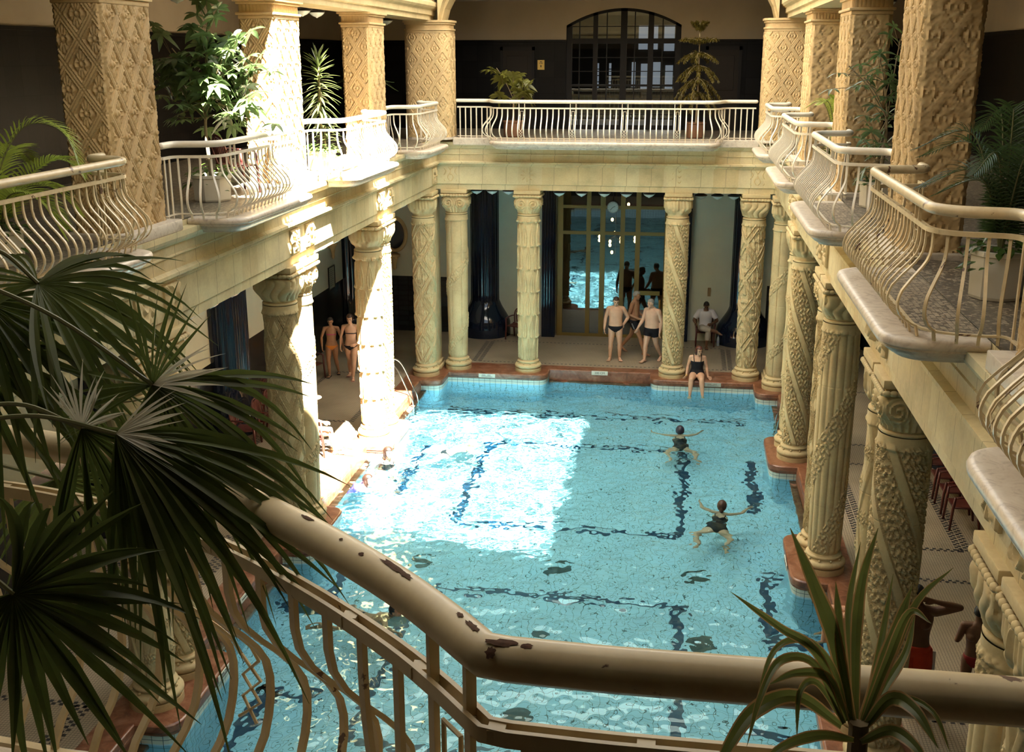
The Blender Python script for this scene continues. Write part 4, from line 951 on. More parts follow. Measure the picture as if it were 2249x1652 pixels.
def person(label,loc,rz=0,pose=None,sex='m',skinm=0,hair='black',hstyle='short',H=1.75,fat=1.,belly=0.,wear=(),hold=None,tilt=None,name='person',vox=.0085):
    J={k:v3(*x) for k,x in DJ.items()}
    for k,x in (pose or {}).items(): J[k]=v3(*x)
    t=thing(name,label,'person',loc,rz); 
    if tilt: t.rotation_euler=(tilt[0],tilt[1],rz)
    k=H/1.75; t.scale=(k,k,k)
    nz=lambda a:a/(np.linalg.norm(a)+1e-9)
    # torso frames along the spine
    low=J['pel']+(J['pel']-J['wai'])*.95; sp=np.vstack([low[None],spline(np.array([J['pel'],J['wai'],J['che'],J['nec']]),8),(J['nec']+(J['hea']-J['nec'])*.45)[None]]); cum=path_len(sp); l0=cum[1]
    sH=nz(J['hiR']-J['hiL']); sS=nz(J['shR']-J['shL'])
    def frame(d):
        s=np.clip(d+l0,0,cum[-1]); c=np.array([np.interp(s,cum,sp[:,i]) for i in range(3)]); e=.02; a=np.array([np.interp(min(s+e,cum[-1]),cum,sp[:,i]) for i in range(3)])-np.array([np.interp(max(s-e,0),cum,sp[:,i]) for i in range(3)]); T=nz(a)
        w=np.clip(d/.5,0,1); S=nz(sH*(1-w)+sS*w); S=nz(S-T*(S@T)); return c,S,np.cross(T,S)   # front = T x S
    def torso(mb,d0,d1,grow,n=26,extra=None):
        tab=SECT[sex]; ds=np.linspace(d0,d1,16); C=[];S=[];F=[];X=[];Y=[]
        for d in ds:
            c,s,f=frame(d); rx=np.interp(d,[q[0] for q in tab],[q[1] for q in tab])*fat; ry=np.interp(d,[q[0] for q in tab],[q[2] for q in tab])*fat
            b=belly*math.exp(-((d-.13)/.11)**2); C.append(c-f*b*.5*1.0*(-1)); S.append(s);F.append(f);X.append(rx+b*.35+grow);Y.append(ry+b*.5+grow)
        # f points backwards or forwards: make it face the look side
        loft(mb,C,S,F,X,Y,n)
    c,S_,F_=frame(.3); fs=1. if F_@nz(v3(J['look'][0],J['look'][1],0)+1e-6)>=-.3 else -1.
    c,s,f=frame(.13); bshift=f*belly*.5
    mb=MB()
    tab=SECT[sex]; 
    def torso2(mb,d0,d1,grow,n=26):
        ds=np.linspace(d0,d1,18); C=[];S=[];F=[];X=[];Y=[]
        for d in ds:
            c,s,f=frame(d); rx=np.interp(d,[q[0] for q in tab],[q[1] for q in tab])*fat; ry=np.interp(d,[q[0] for q in tab],[q[2] for q in tab])*fat
            b=belly*math.exp(-((d-.13)/.12)**2); C.append(c+f*b*.55); S.append(s);F.append(f);X.append(rx+b*.3+grow);Y.append(ry+b*.55+grow)
        loft(mb,C,S,F,X,Y,n)
    torso2(mb,-.125,.58,0)
    c,s,f=frame(.36)
    if sex=='f':
        for q in (-1,1): mb.sphere(c+s*q*.07*fat+f*.085*fat,(.058*fat,)*3,14,10)
    else:
        for q in (-1,1): mb.sphere(c+s*q*.075*fat+f*.05*fat,(.085,.085,.075),14,10)
    hz=J['hea']; T=nz(hz-J['nec']); look=nz(J['look']); side=nz(np.cross(look,v3(0,0,1) if abs(look[2])<.9 else T)); upv=np.cross(side,look)
    caps(mb,[J['nec']-T*.02,J['nec']+(hz-J['nec'])*.75],[.06 if sex=='m' else .05,.055 if sex=='m' else .046],14)
    for a in 'LR':
        sh,el,wr=J['sh'+a],J['el'+a],J['wr'+a]; w=.86 if sex=='f' else 1.; w*=.5+.5*fat
        caps(mb,[J['nec']+(sh-J['nec'])*.25-v3(0,0,.01),sh],[.055*w,.062*w]); caps(mb,[sh,(sh+el)/2,el],[.062*w,.054*w,.042*w]); caps(mb,[el,el+(wr-el)*.3,wr],[.042*w,.045*w,.028*w])
        # hand: palm, four fingers and a thumb
        hd=nz(J['hd'+a]); pn=np.cross(hd,v3(0,0,1)); pn=nz(pn) if np.linalg.norm(pn)>.2 else nz(np.cross(hd,v3(0,1,0))); pn=nz(J['pn'+a]) if 'pn'+a in J else pn
        pn=nz(pn-hd*(pn@hd)); ac=np.cross(hd,pn); cu=J['cu'+a][0] if 'cu'+a in J else .35
        for q in (-.026,-.009,.009,.026): caps(mb,[wr+ac*q*.6,wr+hd*.085+ac*q],[.016,.0145],8,4)
        for q,L in ((-.030,.064),(-.0105,.078),(.0105,.084),(.030,.074)):
            b=wr+hd*.085+ac*q; m=b+(hd*math.cos(cu)+pn*math.sin(cu))*L*.5; e=m+(hd*math.cos(cu*2.3)+pn*math.sin(cu*2.3))*L*.5; caps(mb,[b,m,e],[.0115,.0105,.0088],8,4)
        tb=wr+hd*.025+ac*.03*(1); caps(mb,[tb,tb+hd*.035+ac*.022+pn*.01,tb+hd*.07+ac*.026+pn*.02],[.0145,.0125,.0105],8,4)
        hi,kn,an=J['hi'+a],J['kn'+a],J['an'+a]; w=(1.06 if sex=='f' else 1.)*(.4+.6*fat)
        caps(mb,[hi,hi+(kn-hi)*.45,kn],[.098*w,.084*w,.058*w],16); caps(mb,[kn,kn+(an-kn)*.32,an],[.057*w,.059*w,.036*w],14)
        to=nz(J['to'+a]); hl=an-to*.045-v3(0,0,.042) if to[2]>-.5 else an; dn=v3(0,0,-1) if abs(to[2])<.7 else nz(np.cross(to,np.cross(v3(0,0,-1),to)+1e-6))
        if abs(to[2])<.7: hl=an-to*.04+dn*.042
        else: hl=an+dn*0-to*.02
        caps(mb,[hl,an+to*.05+dn*.03,an+to*.15+dn*.052],[.034,.036,.026],12,5); sd=nz(np.cross(to,v3(0,0,1)) if abs(to[2])<.7 else np.cross(to,v3(1,0,0)))
        for q,L in ((-.034,.030),(-.018,.040),(0,.044),(.018,.047),(.034,.05)):
            b=an+to*.14+dn*.055+sd*q*(1 if a=='L' else -1); caps(mb,[b-to*.05,b+to*L],[.017,.0125],8,3)
    # head
    def hp(x,y,z): return hz+side*x+look*y+upv*z
    Mh=np.column_stack([side,look,upv])
    def ell(mb,c,r,n=18,m=12):
        q=MB(); q.sphere((0,0,0),r,n,m); mb.add(hp(*c)+q.V[0]@Mh.T,q.F)
    ell(mb,(0,-.012,.025),(.074,.094,.092)); ell(mb,(0,.020,-.035),(.060,.068,.078)); ell(mb,(0,.055,-.085),(.034,.03,.026)); ell(mb,(0,.088,-.008),(.011,.018,.022)); ell(mb,(0,.094,-.022),(.017,.017,.012)); ell(mb,(0,.07,.02),(.055,.02,.012))
    for q in (-1,1): ell(mb,(q*.076,-.008,-.004),(.012,.02,.032)); ell(mb,(q*.038,.055,-.025),(.022,.02,.022))
    body=mb.build('body',SK[skinm],t); remesh(body,vox)
    mb=MB()
    for q in (-1,1): ell(mb,(q*.030,.080,.004),(.0125,.008,.0065),8,6); ell(mb,(q*.030,.083,.024),(.018,.006,.004),8,6)
    mb.build('eye',EYEM,t); mb=MB(); ell(mb,(0,.083,-.053),(.023,.009,.007),10,6); mb.build('mouth',LIPM,t)
    # hair
    mb=MB(); n,m=28,18; V=[]
    for i in range(m+1):
        el=-PI/2+PI*i/m
        for j in range(n):
            az=2*PI*j/n; d=v3(math.cos(el)*math.sin(az),math.cos(el)*math.cos(az),math.sin(el))   # y = face
            if hstyle in('short','bald','bun','cap'): on=d[2]>(.42 if d[1]>.25 else (-.05 if d[1]>-.2 else -.55))
            else: on=d[2]>(.40 if d[1]>.3 else -.9)
            if hstyle=='bald': on=on and d[2]<.75
            g=({'tail':1.24,'bob':1.2,'long':1.15}.get(hstyle,1.10)) if on else .80
            if hstyle=='cap': g=1.36 if d[2]>(.25 if d[1]>.3 else -.35) else .8
            j_=1+.02*math.sin(az*9+el*7)
            V.append(hp(*(v3(0,-.010,.022)+d*v3(.078,.098,.096)*g*j_)))
    F=[(i*n+j,i*n+(j+1)%n,(i+1)*n+(j+1)%n,(i+1)*n+j) for i in range(m) for j in range(n)]; mb.add(V,F)
    if hstyle=='long':
        caps(mb,[hp(0,-.07,.03),hp(0,-.10,-.08),hp(0,-.095,-.19)],[.07,.075,.045],14)
        for q in (-1,1): caps(mb,[hp(q*.06,-.03,.02),hp(q*.075,-.04,-.08),hp(q*.07,-.05,-.16)],[.035,.035,.02],10)
    if hstyle=='bun': ell(mb,(0,-.12,.01),(.04,.035,.04))
    if hstyle=='tail': caps(mb,[hp(0,-.10,.02),hp(.01,-.13,-.06),hp(.01,-.12,-.17)],[.035,.038,.02],10)
    if hstyle=='bob':
        for q in (-1,1): caps(mb,[hp(q*.05,-.02,.05),hp(q*.078,-.03,-.03),hp(q*.07,-.02,-.10)],[.035,.036,.025],10)
        caps(mb,[hp(0,-.07,.0),hp(0,-.09,-.10)],[.06,.05],12)
    mb.build('swim_cap' if hstyle=='cap' else 'hair',HAIR[hair] if hair in HAIR else hair,t)
    # clothing
    for w in wear:
        kind,mt=w[0],w[1]; mb=MB(); g=.010
        if kind in('briefs','shorts','bermudas'):
            torso2(mb,-.13,.045,g,26)
            for a in 'LR':
                hi,kn=J['hi'+a],J['kn'+a]; d=kn-hi; fw_=(1.06 if sex=='f' else 1.)*(.4+.6*fat)
                if kind=='briefs': caps(mb,[hi+d*.02,hi+d*.08],[.095*fw_,.088*fw_],16,4)
                elif kind=='shorts': mb.tube([hi-d*.05,hi+d*.22,hi+d*.42],[.112*fw_,.112*fw_,.104*fw_],18)
                else: mb.tube([hi-d*.05,hi+d*.35,hi+d*.86],[.122*fw_,.128*fw_,.125*fw_],18)
            o=mb.build('swim_briefs' if kind=='briefs' else 'swim_shorts',mt,t); remesh(o,.009,2)
            if len(w)>2:
                for a in 'LR':
                    mb=MB(); hi,kn=J['hi'+a],J['kn'+a]; d=kn-hi; sgn=-1 if a=='L' else 1; fr={'briefs':.1,'shorts':.4,'bermudas':.84}[kind]; rr={'briefs':.10,'shorts':.112,'bermudas':.128}[kind]
                    for e in (0,.022) if kind!='bermudas' else (0,): mb.tube([hi+d*.0+sS*sgn*(rr+.004)+F_*e,hi+d*fr+sS*sgn*(rr+.003)+F_*e],.004 if kind!='bermudas' else .03,6,flat=None if kind!='bermudas' else (.004,.06))
                    mb.build('side_stripe',w[2],o)
        if kind=='bikini_bottom':
            torso2(mb,-.13,.005,g,26); o=mb.build('bikini_bottom',mt,t); remesh(o,.009,2)
        if kind=='bikini_top':
            c,s,f=frame(.36)
            for q in (-1,1):
                ctr=c+s*q*.07*fat+f*.09*fat; mb.sphere(ctr,(.058*fat,)*3,12,8); caps(mb,[ctr+f*.01+v3(0,0,.03),c+s*q*.05+v3(0,0,.12)+f*.055,J['nec']+s*q*.045],[.012,.007,.007],6,4)
            torso2(mb,.31,.335,.006,26); o=mb.build('bikini_top',mt,t)
        if kind=='swimsuit':
            torso2(mb,-.13,.40,g,28); c,s,f=frame(.36)
            for q in (-1,1): mb.sphere(c+s*q*.07*fat+f*.087*fat,(.064*fat,)*3,14,10)
            o=mb.build('swimsuit',mt,t); remesh(o,.009,2); c2,s2,f2=frame(.5); c3,s3,f3=frame(.36)
            for q in (-1,1):
                mb=MB(); mb.tube(spline([c3+s3*q*.085+f3*.115*fat,c2+s2*q*.105+f2*.085*fat,c2+s2*q*.105+v3(0,0,.055)*1.,c2+s2*q*.10-f2*.09*fat,c3+s3*q*.08-f3*.105*fat],5),.011,6); mb.build('strap',mt,o)
        if kind=='tshirt':
            torso2(mb,-.10,.56,.016,28)
            for a in 'LR': sh,el=J['sh'+a],J['el'+a]; caps(mb,[J['nec']+(sh-J['nec'])*.4,sh],[.062,.08]); mb.tube([sh,sh+(el-sh)*.35,sh+(el-sh)*.75],[.078,.08,.078],16)
            o=mb.build('shirt',mt,t); remesh(o,.009,3)
        if kind=='trousers':
            torso2(mb,-.13,.06,.018,26)
            for a in 'LR': hi,kn,an=J['hi'+a],J['kn'+a],J['an'+a]; caps(mb,[hi,hi+(kn-hi)*.5,kn],[.115,.105,.082],16); mb.tube([kn,kn+(an-kn)*.25,kn+(an-kn)*.55],[.08,.085,.075],16)
            o=mb.build('cropped_trousers',mt,t); remesh(o,.009,3)
        if kind=='sandals':
            for a in 'LR':
                if a not in w[2]: continue
                an=J['an'+a];to=nz(J['to'+a]); mb=MB(); sd=nz(np.cross(to,v3(0,0,1))); mb.tube([an-to*.08-v3(0,0,.078),an+to*.2-v3(0,0,.078)],.01,flat=(.09,.014)); mb.tube(spline([an+to*.1-sd*.05-v3(0,0,.07),an+to*.11-v3(0,0,.005),an+to*.1+sd*.05-v3(0,0,.07)],4),.01,flat=(.03,.008)); mb.build('sandal',mt,t)
        if kind=='glasses':
            for q in (-1,1): a_=np.arange(12)*2*PI/12; mb.tube([hp(q*.032+.022*math.cos(b),.10,.004+.017*math.sin(b)) for b in a_],.0025,4,closed=True); mb.tube([hp(q*.054,.098,.008),hp(q*.078,.0,.01)],.0022,4)
            mb.build('glasses',mt,t)
        if kind=='wristband': wr=J['wr'+w[2]]; mb.tube([wr+(J['el'+w[2]]-wr)*.02,wr+(J['el'+w[2]]-wr)*.12],.034,10); mb.build('wristband',mt,t)
    if loc[2]<-.1:
        for o in t.children_recursive: o.cycles.is_caustics_receiver=True
    return t
G='left'
# three bathers in front of the hall door
person('dark haired man in black briefs standing with one hand on hip, below the clock',(.33,1.36,0),.06,dict(hea=(.0,-.06,1.635),look=(.12,-1,-.42),nec=(0,0,1.475),elL=(-.27,.03,1.15),wrL=(-.295,-.02,.88),elR=(.33,.10,1.17),wrR=(.215,.02,1.0),hdR=(-.5,.4,-.7),knL=(-.115,-.02,.49),anL=(-.13,.02,.08),knR=(.12,-.02,.49),anR=(.125,.03,.08),toL=(-.3,-1,0),toR=(.25,-1,0)),skinm=0,hair='brown',hstyle='short',H=1.83,fat=1.08,belly=.05,wear=(('briefs',NVY,mat('white_piping',(.6,.6,.6))),))
person('grey haired tanned man in dark striped shorts walking right, behind the stout man',(.83,2.2,0),1.25,dict(hea=(0,-.04,1.64),look=(.1,-1,-.15),elL=(-.22,.09,1.13),wrL=(-.13,-.18,1.02),hdL=(.4,-.9,0),elR=(.24,.05,1.15),wrR=(.16,-.2,1.03),hdR=(-.3,-.9,.1),knL=(-.1,-.20,.50),anL=(-.1,-.33,.09),knR=(.10,.14,.50),anR=(.10,.42,.14),toR=(0,-1,-.45)),skinm=4,hair='grey',H=1.82,fat=1.0,belly=.02,wear=(('shorts',NVY,mat('white_piping',(.6,.6,.6))),))
person('stout white haired man in short black trunks walking, beside the spiral column',(1.33,1.33,0),-.5,dict(hea=(-.02,-.06,1.635),look=(-.25,-1,-.12),elL=(-.26,-.04,1.14),wrL=(-.33,-.16,.93),hdL=(-.2,-.5,-.9),elR=(.265,.07,1.14),wrR=(.25,.02,.86),knL=(-.11,-.10,.49),anL=(-.12,-.12,.085),knR=(.10,.10,.50),anR=(.13,.34,.13),toR=(.1,-1,-.35)),skinm=3,hair='grey',H=1.80,fat=1.16,belly=.10,wear=(('shorts',NVY,mat('white_piping',(.6,.6,.6))),))
# attendant
SEAT=dict(pel=(0,.08,.54),wai=(0,.10,.68),che=(0,.08,.88),nec=(0,.05,1.07),hea=(0,-.05,1.225),look=(.02,-1,-.75),shL=(-.19,.06,1.02),shR=(.19,.06,1.02),hiL=(-.09,.02,.53),hiR=(.09,.02,.53))
person('seated attendant in white shirt with crossed legs reading, on a maroon chair',(2.85,3.42,0),.05,dict(SEAT,elL=(-.34,.06,.76),wrL=(-.30,-.16,.71),hdL=(.3,-.9,-.1),elR=(.34,.03,.76),wrR=(.16,-.24,.72),hdR=(-.6,-.8,0),knL=(-.10,-.42,.62),anL=(.30,-.45,.55),toL=(.85,-.5,-.15),knR=(.06,-.42,.50),anR=(.03,-.36,.09),toR=(0,-1,0)),skinm=2,hair='black',H=1.74,fat=1.05,belly=.02,wear=(('tshirt',mat('white_cotton',(.66,.63,.66),.8,.2)),('trousers',mat('grey_beige_cotton',(.42,.37,.31),.8,.2)),('sandals',INK,'R')))
# woman on the edge with her feet in the water
person('seated woman with glasses in black swimsuit, feet in the water on the far kerb',(2.60,-.20,.005),0.0,dict(pel=(0,.02,.12),wai=(0,.03,.27),che=(0,.0,.46),nec=(0,-.02,.645),hea=(.03,-.08,.80),look=(.55,-1,-.15),shL=(-.175,.0,.60),shR=(.175,.0,.60),elL=(-.25,.04,.33),wrL=(-.28,-.06,.085),hdL=(-.3,-.7,-.25),elR=(.25,.02,.33),wrR=(.30,-.06,.07),hdR=(.8,-.6,-.05),hiL=(-.09,-.03,.10),hiR=(.09,-.03,.10),knL=(-.15,-.44,.10),anL=(-.17,-.50,-.30),toL=(-.1,-.8,-.6),knR=(.12,-.44,.10),anR=(.16,-.50,-.30),toR=(.1,-.8,-.6)),sex='f',skinm=0,hair='auburn',hstyle='bob',H=1.72,fat=1.13,belly=.01,wear=(('swimsuit',NVY),('glasses',INK),('wristband',mat('yellow_band',(.6,.42,.1)),'L')))
# two girls in the left gallery
person('young woman in pink bikini top and orange bottom, walking in the left gallery',(-7.05,-1.3,0),.18,dict(hea=(0,-.05,1.64),look=(0,-1,-.22),elL=(-.29,.03,1.15),wrL=(-.27,-.06,.90),elR=(.28,.05,1.15),wrR=(.33,.0,.90),knL=(-.10,-.10,.50),anL=(-.08,-.12,.085),knR=(.10,.04,.49),anR=(.14,.20,.10)),sex='f',skinm=4,hair='black',hstyle='bun',H=1.60,wear=(('bikini_top',mat('pink_fabric',(.52,.05,.20),.6)),('bikini_bottom',mat('orange_fabric',(.72,.24,.03),.6)),('sandals',INK,'LR')))
person('young woman in black bikini walking beside the pink bikini woman, left gallery',(-6.45,-1.5,0),.12,dict(hea=(.0,-.05,1.645),look=(-.1,-1,-.2),elL=(-.27,.05,1.15),wrL=(-.29,.0,.90),elR=(.29,.05,1.15),wrR=(.16,-.16,.99),hdR=(-.8,-.4,-.25),knL=(-.07,.06,.49),anL=(-.10,.24,.11),knR=(.08,-.12,.50),anR=(.04,-.14,.085)),sex='f',skinm=0,hair='brown',hstyle='tail',H=1.74,fat=1.02,wear=(('bikini_top',NVY),('bikini_bottom',NVY),('sandals',mat('pink_sandal',(.5,.25,.22)),'LR')))
# sunbather on the left deck, mostly behind the second pair of columns
person('sunbather in a straw hat resting in a chair on the sunny left deck',(-5.62,-7.32,0),1.9,dict(SEAT,look=(0,-1,-.3),elL=(-.28,-.06,.74),wrL=(-.22,-.30,.66),hdL=(.1,-1,-.1),elR=(.28,-.06,.74),wrR=(.25,-.28,.66),hdR=(0,-1,-.2),knL=(-.13,-.42,.52),anL=(-.14,-.52,.085),knR=(.13,-.42,.52),anR=(.13,-.48,.085)),sex='f',skinm=0,hair='brown',hstyle='bob',H=1.66,wear=(('swimsuit',NVY),))
t=thing('straw_hat','wide straw hat on the sunbather of the left deck','hat',(-5.54,-7.35,1.285)); mb=MB(); mb.lathe([(.19,.0),(.18,.012),(.105,.012),(.10,.08),(.06,.105),(0,.11)],24); mb.build('crown',mat('straw',(.45,.30,.12),.8),t)
# near right gallery
person('man in red bermuda shorts with hands behind his head, right gallery seen from behind',(5.22,-15.65,0),2.95,dict(hea=(.03,.0,1.64),look=(-.1,-1,-.05),elL=(-.47,-.02,1.53),wrL=(-.17,.10,1.62),hdL=(.9,.25,.15),elR=(.44,-.06,1.52),wrR=(.17,.10,1.60),hdR=(-.9,.25,.1),shL=(-.2,.02,1.45),shR=(.2,.02,1.45)),skinm=2,hair='black',H=1.80,fat=1.05,wear=(('bermudas',mat('red_fabric',(.58,.05,.02),.7,var=.15),mat('white_fabric',(.6,.58,.6),.7)),))
person('slim bather in dark red trunks seen from behind, beside the nearest right column',(5.98,-15.6,0),2.85,dict(elR=(.26,.0,1.16),wrR=(.2,-.22,1.16),hdR=(-.3,-.6,.7),elL=(-.24,-.04,1.15),wrL=(-.15,-.25,1.22)),skinm=2,hair='black',H=1.55,fat=.92,wear=(('briefs',mat('dark_red_fabric',(.22,.01,.012),.7)),))
# swimmers: the surface is at ZW
SWIM=dict(pel=(0,.62,-.42),wai=(0,.48,-.35),che=(0,.28,-.25),nec=(0,.10,-.11),hea=(0,.0,.045),look=(0,-1,.12),shL=(-.185,.12,-.10),shR=(.185,.12,-.10),
 elL=(-.40,-.02,-.09),wrL=(-.48,-.26,-.10),hdL=(-.4,-.9,0),elR=(.40,-.02,-.09),wrR=(.48,-.26,-.10),hdR=(.4,-.9,0),
 hiL=(-.09,.66,-.43),knL=(-.34,.95,-.50),anL=(-.28,1.30,-.56),toL=(-.5,.8,-.2),hiR=(.09,.66,-.43),knR=(.36,.95,-.52),anR=(.25,1.28,-.60),toR=(.4,.8,-.2))
CAPM_=mat('navy_swim_cap',(.012,.014,.03),.5)
person('swimmer in a navy cap and black swimsuit, swimming away on the right',(2.2,-3.85,ZW),PI+.05,dict(SWIM,elL=(-.40,.0,-.09),wrL=(-.5,-.22,-.10),elR=(.40,.06,-.08),wrR=(.66,-.06,-.05)),sex='f',skinm=0,hair=CAPM_,hstyle='cap',H=1.68,fat=1.08,wear=(('swimsuit',NVY),))
person('swimmer with dark tied hair in black swimsuit, nearest the right side',(3.05,-8.35,ZW),PI-.18,dict(SWIM),sex='f',skinm=0,hair='brown',hstyle='tail',H=1.70,fat=1.12,wear=(('swimsuit',NVY),))
person('swimmer with fair hair in the middle of the sunlit water',(-2.45,-5.45,ZW),PI/2+.3,dict(SWIM),sex='m',skinm=3,hair='blond',H=1.72,wear=(('briefs',NVY),))
UPR=dict(pel=(0,.18,-.62),wai=(0,.14,-.48),che=(0,.08,-.28),nec=(0,.03,-.09),hea=(0,-.03,.075),look=(0,-1,-.05),shL=(-.18,.03,-.13),shR=(.18,.03,-.13),elL=(-.36,-.1,-.22),wrL=(-.4,-.34,-.20),hdL=(-.3,-.9,0),elR=(.36,-.1,-.22),wrR=(.4,-.34,-.2),hdR=(.3,-.9,0),hiL=(-.09,.2,-.65),knL=(-.15,.1,-1.0),anL=(-.15,.4,-1.2),toL=(-.1,-.5,-.8),hiR=(.09,.2,-.65),knR=(.15,.0,-1.0),anR=(.16,.3,-1.2),toR=(.1,-.5,-.8))
person('woman with short reddish hair up to her shoulders in the sunlit water',(-4.1,-6.75,ZW+.14),.5,dict(UPR,look=(.5,-1,-.05)),sex='f',skinm=3,hair='umber',hstyle='bob',H=1.82,wear=(('swimsuit',NVY),))
person('swimmer in a blue swimsuit holding the left pool edge with a stretched arm',(-4.12,-8.25,ZW+.09),1.9,dict(SWIM,pel=(0,.55,-.30),wai=(0,.42,-.25),che=(0,.25,-.18),look=(-.5,-.9,.1),elL=(-.34,-.12,-.02),wrL=(-.46,-.40,.06),hdL=(-.3,-.9,.1),elR=(.30,-.12,-.05),wrR=(.34,-.36,.03),hdR=(0,-1,.1)),sex='f',skinm=3,hair='umber',hstyle='bob',H=1.82,wear=(('swimsuit',mat('blue_swim_fabric',(.02,.02,.30),.5)),))
person('swimmer seen through the foreground railing bars, swimming left',(-2.2,-13.5,ZW),PI/2-.2,dict(SWIM),sex='m',skinm=1,hair='black',H=1.74,wear=(('briefs',NVY),))
person('bather sitting on the right kerb, arm and legs showing past the third pair of columns',(4.95,-13.3,.005),-PI/2-.2,dict(pel=(0,.02,.12),wai=(0,.03,.27),che=(0,.02,.46),nec=(0,.0,.645),hea=(.0,-.05,.80),shL=(-.175,.0,.60),shR=(.175,.0,.60),elL=(-.27,.06,.33),wrL=(-.31,-.02,.085),hdL=(-.2,-.9,-.25),elR=(.25,.02,.33),wrR=(.30,-.02,.08),hdR=(.3,-.9,-.2),hiL=(-.09,-.03,.10),hiR=(.09,-.03,.10),knL=(-.13,-.46,.10),anL=(-.13,-.50,-.30),toL=(-.1,-.8,-.6),knR=(.12,-.46,.10),anR=(.16,-.50,-.30),toR=(.1,-.8,-.6)),skinm=1,hair='brown',H=1.76,wear=(('briefs',NVY),))
t=thing('water_bottle','clear plastic water bottle on the floor beside the attendant','bottle',(3.24,3.45,0)); mb=MB(); mb.lathe([(.04,.002),(.045,.02),(.045,.2),(.03,.25),(.014,.28),(.014,.30)],20); mb.build('bottle_body',mat('clear_plastic',(.45,.55,.6),.1,.6),t); mb=MB(); mb.lathe([(.017,.295),(.017,.32),(0,.322)],14); mb.build('cap',mat('blue_cap',(.05,.15,.4)),t); mb=MB(); mb.lathe([(.0465,.09),(.0465,.17)],20,cap=False); mb.build('bottle_label',mat('blue_label',(.35,.42,.6)),t)
# ================================================================ plants
def leafmat(n,c,var=.35,rough=.35,scale=6,tr=.4):
    k=NT(n,rough,.5); f=k.noise(k.co(),scale,4); cc=k.ramp(f,[(.3,tuple(x*(1-var) for x in c)),(.7,tuple(min(1,x*(1+var)) for x in c))]); k.col(cc)
    t=k.n('ShaderNodeBsdfTranslucent'); k.l(cc,t.inputs[0]); m=k.n('ShaderNodeMixShader'); m.inputs[0].default_value=tr; k.l(k.b.outputs[0],m.inputs[1]); k.l(t.outputs[0],m.inputs[2]); k.l(m.outputs[0],k.out.inputs[0]); return k.m
LFAN=leafmat('fan_palm_green',(.075,.10,.026)); LSIL=leafmat('young_leaf_painted_sheen',(.55,.52,.42),.25,.3); LARE=leafmat('areca_green',(.36,.44,.07)); LARD=leafmat('dark_areca_green',(.05,.085,.028)); LSCH=leafmat('umbrella_leaf_green',(.09,.14,.05)); LDRA=leafmat('striped_dracaena_green',(.09,.12,.035)); LCOR=leafmat('cordyline_green',(.15,.18,.05)); LEDG=leafmat('rusty_leaf_edge',(.46,.28,.12)); LARA=leafmat('bronze_conifer_green',(.13,.10,.018)); LIVY=leafmat('ivy_green',(.07,.13,.025)); LDSC=leafmat('dim_umbrella_leaf',(.16,.16,.03))  # silvery leaf colour paints in the skylight's sheen on the young segments
BARK=mat('pale_bark',(.22,.17,.10),.8,.2,var=.25,scale=14); PETM=mat('petiole_green',(.13,.13,.05),.5,.4,var=.2)
POTW=mat('white_planter',(.62,.58,.48),.5,.4,var=.05); POTB=mat('brown_pot',(.13,.06,.03),.5,.4,var=.1); SOIL=mat('soil',(.03,.02,.012),.95)
def strip(mb,P,W,up=(0,0,1),fold=.25,edge=None):
    P=np.asarray(P,float); n=len(P); W=np.broadcast_to(np.asarray(W,float),(n,)); T=np.gradient(P,axis=0); T/=np.linalg.norm(T,axis=1)[:,None]+1e-9
    u=np.broadcast_to(np.asarray(up,float),(n,3)); s=np.cross(T,u); ln=np.linalg.norm(s,axis=1)[:,None]; s=np.where(ln>1e-4,s/np.maximum(ln,1e-9),np.array([1.,0,0])); nn=np.cross(s,T)
    if edge is None:
        A=np.stack([P-s*W[:,None]/2,P-nn*(W*fold)[:,None],P+s*W[:,None]/2],1); mb.grid(A)
    else:
        A=np.stack([P-s*W[:,None]*.5,P-s*W[:,None]*.38,P-nn*(W*fold)[:,None],P+s*W[:,None]*.38,P+s*W[:,None]*.5],1); b=len(mb.F); mb.grid(A)
        for i in range(b,len(mb.F)):
            if (i-b)%4 in (0,3): mb.M[i]=edge
nz3=lambda a: np.asarray(a,float)/(np.linalg.norm(a)+1e-9)
rnd=random.Random(11)
def fan(t,hub,mid,nrm,span,L,droop,n=26,m=None,pet=None,Lv=.25,base=0,w=.025,spread=1.):
    L=L*(.82 if L<.43 else .78)
    """palmate leaf: segments fan out from the hub in the plane of mid, normal nrm"""
    hub=np.array(hub,float); mid=nz3(mid); nr=nz3(np.array(nrm)-mid*(np.array(nrm)@mid)); sd=np.cross(nr,mid); mb=MB()
    for i in range(n):
        a=math.radians(-span+2*span*(i+.5)/n); d=mid*math.cos(a)+sd*math.sin(a); ll=L*(1-Lv*abs(a)/PI)*(.88+.24*rnd.random()); dr=droop*(.4+1.3*rnd.random()); tw=rnd.gauss(0,.35); bend=rnd.gauss(0,.09); q=np.linspace(0,1,9)
        P=hub+d*ll*q[:,None]*(1-.12*dr*q[:,None]**2)+np.array([0,0,-1.])*(dr*ll*q**2.3)[:,None]+nr*(.05*ll*q)[:,None]+(np.cross(nr,d)*bend+nr*rnd.gauss(0,.06))*(ll*q**2)[:,None]
        W=w*L/.45*np.interp(q,[0,.12,.5,.75,1],[.12,.45,1,.55,.03]); strip(mb,P,W,nr[None]+np.cross(nr,d)[None]*(tw*q)[:,None],.3)
    lf=mb.build('fan_leaf',m or LFAN,t)
    if pet is not None:
        pet=np.array(pet,float); mb=MB(); mb.tube(spline([pet,(pet+hub)/2+np.array([0,0,.03]),hub],6),.0055,6); mb.build('petiole',PETM,t)
    return lf
t=thing('fan_palm','large dark fan palm leaning over the foreground railing on the left','palm',(0,0,0))
C_=(.106,-26.95,7.45)
